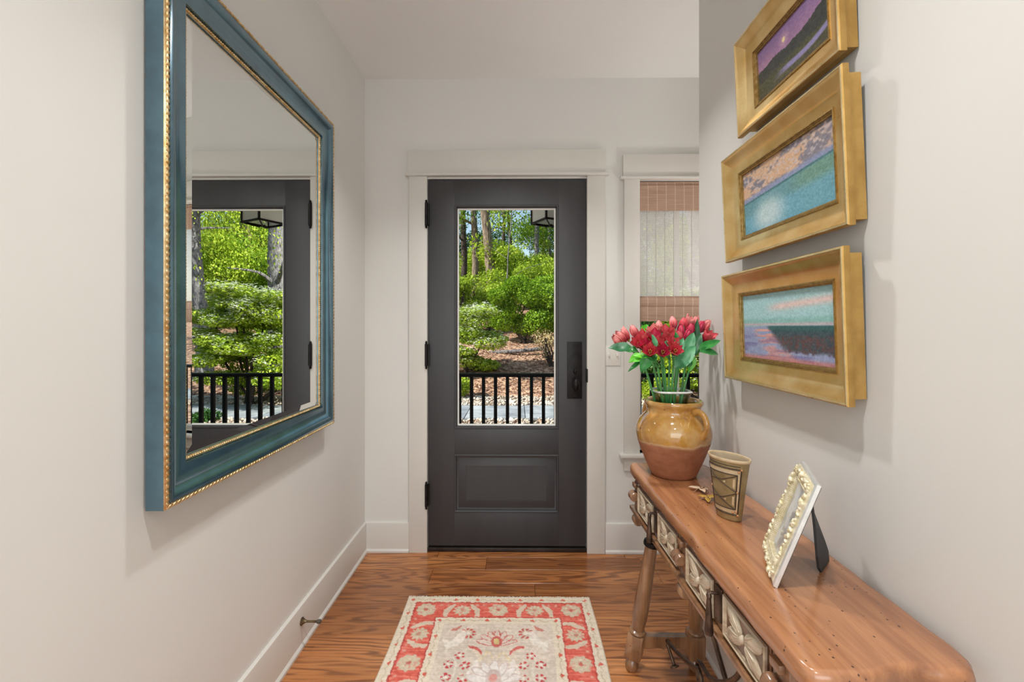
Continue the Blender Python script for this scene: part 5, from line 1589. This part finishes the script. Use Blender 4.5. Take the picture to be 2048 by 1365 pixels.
tree('grey trunk under the porch lantern, seen through the door glass', 1.10, 24.0, (-0.35, 0), 0.14, 12, M['bark_grey'], 1.1, M['f_mid'], 2400, 207)
tree('thin brown trunk between two grey ones, right part of the door glass', 1.45, 26.0, (-0.1, 0), 0.075, 11, M['bark'], 0.9, M['f_mid'], 1500, 208)
tree('slim grey trunk at the right edge of the door glass', 1.80, 26.0, (-0.1, 0), 0.10, 12, M['bark_grey'], 1.1, M['f_mid'], 2400, 209)
# trees seen only in the mirror
tree('massive spotted grey trunk reflected in the mirror', 4.42, 11.6, (0.25, 0), 0.23, 10, M['bark_grey'], 1.2, M['f_bright'], 2400, 210, 0.075)
tree('leaning grey trunk at the left of the mirror reflection', 6.75, 12.2, (0.75, 0.2), 0.20, 10, M['bark_grey'], 1.2, M['f_bright'], 2400, 211, 0.075)
tree('brown trunk between the two grey ones in the mirror reflection', 11.5, 21.5, (-0.3, 0), 0.20, 12, M['bark'], 1.4, M['f_bright'], 4200, 212)
tree('slanting brown trunk left of the massive one in the mirror', 9.9, 20.0, (1.1, 0), 0.16, 12, M['bark'], 1.4, M['f_bright'], 4200, 213)
tree('bare-stemmed tree high on the slope right of the porch', 14.0, 26.0, (0.2, 0), 0.2, 12, M['bark'], 1.6, M['f_bright'], 4200, 214)

# leafy understorey
rs = random.Random(31)
shrub('leafy_bush', 'big bright green bush in the middle of the door view', 0.15, 15.6, rand_blobs(rs, (0, 0, 1.25), (1.05, 0.5, 0.75), 16, 0.35, 0.65), 20000, 0.09, M['f_mid'], 301, group='bushes on the slope')
shrub('leafy_bush', 'dark-shaded green bush right of the big bright one', 1.5, 16.2, rand_blobs(rs, (0, 0, 1.1), (0.7, 0.4, 0.8), 10, 0.35, 0.6), 12000, 0.09, M['f_mid'], 302, group='bushes on the slope')
shrub('dogwood', 'white-flowering dogwood at the lower left of the door glass', -1.35, 12.6, layered(rs, (1.05, 0.6), (0.35, 0.75, 1.15, 1.55), 8, 0.28, 0.5), 11000, 0.085, M['f_bright'], 303, flat=0.5, blossoms=700, group='flowering dogwoods')
shrub('dogwood', 'wide white-flowering dogwood filling the mirror reflection', 4.15, 9.9, layered(rs, (1.35, 0.8), (0.45, 0.85, 1.25, 1.65, 2.0, 2.35), 11, 0.30, 0.55), 38000, 0.075, M['f_bright'], 304, flat=0.45, blossoms=1500, group='flowering dogwoods', stems=10)
shrub('dry_shrub', 'leafless straw-coloured shrub at the right above the railing', 0.98, 13.2, rand_blobs(rs, (0, 0, 0.65), (0.35, 0.3, 0.35), 7, 0.25, 0.42), 1300, 0.06, M['f_dry'], 305, flat=0.0, shell=0.2, stems=12)
shrub('low_bush', 'low green bush by the path, left of the railing view', -1.55, 10.9, rand_blobs(rs, (0, 0, 0.30), (0.30, 0.2, 0.12), 5, 0.2, 0.32), 1500, 0.07, M['f_bright'], 306, group='bushes on the slope', stems=3)
shrub('low_bush', 'low dark evergreen beside the path in the mirror reflection', 3.9, 8.0, rand_blobs(rs, (0, 0, 0.16), (0.35, 0.12, 0.05), 5, 0.12, 0.18), 1500, 0.05, M['f_deep'], 307, group='bushes on the slope', stems=3)
shrub('leafy_bush', 'broad dark green bush outside the side window', 3.1, 11.5, rand_blobs(rs, (0, 0, 1.0), (0.9, 0.5, 0.7), 12, 0.35, 0.6), 9000, 0.09, M['f_deep'], 308, group='bushes on the slope')
k = 0
under = [(-3.4, 20, 1.4, 'f_bright'), (-2.2, 27, 1.6, 'f_bright'), (-0.9, 22, 1.4, 'f_bright'), (0.4, 25, 1.7, 'f_bright'), (1.6, 21, 1.5, 'f_mid'), (2.6, 26, 1.8, 'f_bright'), (-1.6, 33, 2.2, 'f_deep'), (0.8, 34, 2.4, 'f_deep'), (2.8, 34, 2.4, 'f_deep'), (-3.8, 33, 2.4, 'f_deep'),
         (6.2, 15, 1.5, 'f_mid'), (8.3, 16.5, 1.7, 'f_bright'), (10.2, 17.5, 1.7, 'f_mid'), (7.4, 19, 2.0, 'f_bright'), (12.4, 19.5, 2.0, 'f_mid'), (9.8, 24, 2.6, 'f_mid'), (13.5, 24, 2.6, 'f_mid'), (16.5, 22, 2.6, 'f_mid'), (5.0, 18, 1.7, 'f_mid'), (17.0, 29, 3.2, 'f_deep'), (12.6, 30, 3.4, 'f_deep'), (8.2, 28, 3.0, 'f_deep'), (-2.35, 17.4, 1.0, 'f_bright'), (-1.15, 18.0, 1.15, 'f_bright'), (0.95, 18.6, 1.3, 'f_bright'), (-0.1, 19.6, 1.5, 'f_bright'), (2.2, 18.2, 1.3, 'f_mid'), (-4.6, 16.5, 1.4, 'f_mid'), (-6.6, 20, 2.0, 'f_bright'), (-9.0, 24, 2.6, 'f_mid'), (-6.4, 30, 3.0, 'f_deep'), (4.4, 23, 2.0, 'f_bright'), (5.2, 31, 3.0, 'f_deep')]
where = ['behind the dark slim trunk', 'far behind the furrowed trunk', 'behind the thick leaning trunk', 'far up behind the big bright bush', 'under the porch lantern', 'at the right edge of the door view', 'high on the slope at the left', 'high on the slope in the middle', 'high on the slope at the right', 'high on the slope at the far left',
         'right behind the wide dogwood', 'beside the leaning grey trunk', 'below the brown trunk in the mirror', 'behind the massive grey trunk', 'at the left of the mirror view', 'below the sky gap in the mirror', 'far left in the mirror', 'at the far right of the slope', 'between door view and mirror view', 'on the crest at the far right', 'on the crest behind the brown trunk', 'on the crest behind the massive trunk', 'just above the white-flowering dogwood', 'at the foot of the thick leaning trunk', 'at the foot of the grey trunk', 'right above the big bright bush, bright yellow-green', 'beside the dark-shaded bush', 'left of the white-flowering dogwood, outside the door view', 'left of the dark slim trunk, outside the door view', 'at the far left end of the slope', 'on the crest left of the door view', 'just right of the door view', 'on the crest just right of the door view']
for (x, y, s_, mk), wh in zip(under, where):
    k += 1
    rs = random.Random(400 + k)
    shrub('understorey_tree', 'small leafy tree ' + wh, x, y, rand_blobs(rs, (0, 0, 1.2 * s_), (0.75 * s_, 0.5 * s_, 0.8 * s_), 13, 0.30 * s_, 0.55 * s_), int(6000 + 2200 * s_), 0.085 + 0.018 * s_, M[mk], 400 + k, cat='tree', group='small leafy trees on the slope', stems=4, shell=0.3)

# fallen log
z_ = hill(-0.2, 14.2)
lg = thing('fallen_log', 'grey fallen log lying under the big bright bush', 'log', (-0.2, 14.2, z_))
MB().tube(smooth_path([(-0.75, 0.1, 0.02), (-0.2, 0.0, 0.06), (0.3, -0.05, 0.09), (0.95, 0.05, 0.16)], 5), 0.06, 10).build('stem', M['bark_grey'], lg)
MB().tube([(0.3, -0.05, 0.10), (0.5, -0.2, 0.25)], [0.025, 0.012], 7).build('broken_branch', M['bark_grey'], lg)

# river stones edging the path, leaf litter on the slope (nobody could count them)
def scatter(name, label, cat, pts, size, mat, seed, squash=0.6):
    r = np.random.default_rng(seed)
    oc = np.array([(1, 0, 0), (0, 1, 0), (-1, 0, 0), (0, -1, 0), (0, 0, 1), (0, 0, -1)], float)
    of = np.array([(0, 1, 4), (1, 2, 4), (2, 3, 4), (3, 0, 4), (1, 0, 5), (2, 1, 5), (3, 2, 5), (0, 3, 5)])
    n = len(pts)
    s_ = size * (0.55 + 0.9 * r.random((n, 1, 1))) * np.array([1, 1, squash]) * (0.7 + 0.6 * r.random((n, 1, 3)))
    a = r.random(n) * 2 * PI
    ca, sa = np.cos(a)[:, None], np.sin(a)[:, None]
    V = oc[None] * s_ + r.normal(size=(n, 6, 3)) * size * 0.12
    V = np.stack([V[..., 0] * ca - V[..., 1] * sa, V[..., 0] * sa + V[..., 1] * ca, V[..., 2]], -1) + pts[:, None, :]
    F = (np.arange(n)[:, None, None] * 6 + of[None]).reshape(-1, 3)
    o = fast_mesh(name, V.reshape(-1, 3), F, None, mat, None)
    return setp(o, label, cat, kind='stuff')
r = np.random.default_rng(5)
n = 7000
px_ = r.uniform(-4, 8, n); py_ = np.where(r.random(n) < 0.72, r.uniform(9.76, 10.95, n), r.uniform(7.75, 8.34, n))
pz_ = np.array([hill(a, b) for a, b in zip(px_, py_)]) + 0.012 + 0.03 * r.random(n)
scatter('river_stones', 'pale river stones edging the grey path', 'stones', np.stack([px_, py_, pz_], -1), 0.036, M['stone'], 6)
n = 14000
px_ = r.uniform(-4, 8, n); py_ = 10.9 + 6.5 * r.random(n) ** 1.2
pz_ = np.array([hill(a, b) for a, b in zip(px_, py_)]) + 0.015
t = NT('dry_leaves')
at = t.n('Attribute', attribute_name='Col')
t.l(t.ramp(at.outputs['Fac'], [(0.0, srgb(110, 76, 58)), (0.6, srgb(186, 142, 112)), (1.0, srgb(226, 196, 164))]), t.b.inputs['Base Color']); t.set(Roughness=0.9)
lm = leaves_mesh('leaf_litter', np.stack([px_, py_, pz_], -1), 0.075, t.m, None, 9, 0.8)
setp(lm, 'fallen brown leaves covering the slope', 'leaves', kind='stuff')

# ------------------------------------------------------------------ porch
struct('porch_floor', MB().box(-4, 6, T1, 4.62, -0.16, -0.04), M['porch_wood'], 'grey porch floor outside the door', 'porch')
struct('porch_ceiling', MB().box(-4, 6, T1, 4.75, 2.72, 2.84), M['ceiling'], 'white porch ceiling outside the door', 'porch')
rl = thing('porch_railing', 'black porch railing with square balusters', 'railing', (0, 4.5, -0.04))
o_ = (0, 4.5, -0.04)
MB().bbox(-3.5, 5.0, 4.465, 4.535, 0.812, 0.846, 0.006).build('top_rail', M['porch_black'], rl, o_)
MB().bbox(-3.5, 5.0, 4.48, 4.52, 0.045, 0.085, 0.005).build('bottom_rail', M['porch_black'], rl, o_)
bal = MB().bbox(-0.0165, 0.0165, -0.0165, 0.0165, 0.0, 0.730, 0.003).build('baluster', M['porch_black'], rl)
xb = -0.583 - 0.1185 * 24
first = True
while xb < 4.9:
    if first:
        bal.location = (xb, 0, 0.124); first = False
    else:
        child_copy(bal, rl, (xb, 0, 0.124))
    xb += 0.1185
for xp in (-3.5, 5.0):
    MB().bbox(xp - 0.05, xp + 0.05, 4.45, 4.55, -0.04, 0.95, 0.006).build('post', M['porch_black'], rl, o_)

# hanging lantern
LX, LY, LZ = 0.250, 3.52, 2.075
ln = thing('porch_lantern', 'black square hanging lantern on the porch', 'lantern', (LX, LY, LZ), (0, 0, math.radians(28)))
hw = 0.115
m_ = MB().box(-hw, hw, -hw, -hw + 0.014, 0.03, 0.044).box(-hw, hw, hw - 0.014, hw, 0.03, 0.044).box(-hw, -hw + 0.014, -hw, hw, 0.03, 0.044).box(hw - 0.014, hw, -hw, hw, 0.03, 0.044)
m_.build('base_ring', M['porch_black'], ln, smooth=0)
MB().box(-hw, hw, -hw, -hw + 0.014, 0.33, 0.345).box(-hw, hw, hw - 0.014, hw, 0.33, 0.345).box(-hw, -hw + 0.014, -hw, hw, 0.33, 0.345).box(hw - 0.014, hw, -hw, hw, 0.33, 0.345).build('top_ring', M['porch_black'], ln, smooth=0)
for sx in (-1, 1):
    for sy in (-1, 1):
        MB().bbox(sx * (hw - 0.007) - 0.007, sx * (hw - 0.007) + 0.007, sy * (hw - 0.007) - 0.007, sy * (hw - 0.007) + 0.007, 0.044, 0.33, 0.001).build('corner_bar', M['porch_black'], ln)
        MB().tube([(sx * (hw - 0.01), sy * (hw - 0.01), 0.034), (sx * 0.02, sy * 0.02, 0.006)], 0.005, 6).build('bottom_strut', M['porch_black'], ln)
        MB().tube([(sx * (hw - 0.01), sy * (hw - 0.01), 0.345), (sx * 0.015, sy * 0.015, 0.43)], 0.005, 6).build('top_strut', M['porch_black'], ln)
for sy in (-1, 1):
    MB().box(-hw + 0.014, hw - 0.014, sy * (hw - 0.008) - 0.0015, sy * (hw - 0.008) + 0.0015, 0.044, 0.33).build('pane', M['lantern_glass'], ln, smooth=0)
    MB().box(sy * (hw - 0.008) - 0.0015, sy * (hw - 0.008) + 0.0015, -hw + 0.014, hw - 0.014, 0.044, 0.33).build('pane', M['lantern_glass'], ln, smooth=0)
MB().lathe([(0.010, 0.004), (0.016, 0.010), (0.016, 0.018), (0.006, 0.024)], n=12).build('bottom_cap', M['porch_black'], ln)
MB().lathe([(0.034, 0.075), (0.036, 0.082), (0.012, 0.088), (0.012, 0.13)], n=14).build('candle_cup', M['porch_black'], ln)
MB().lathe([(0.008, 0.42), (0.020, 0.43), (0.008, 0.445), (0.006, 0.645)], n=12).build('hanging_rod', M['porch_black'], ln)
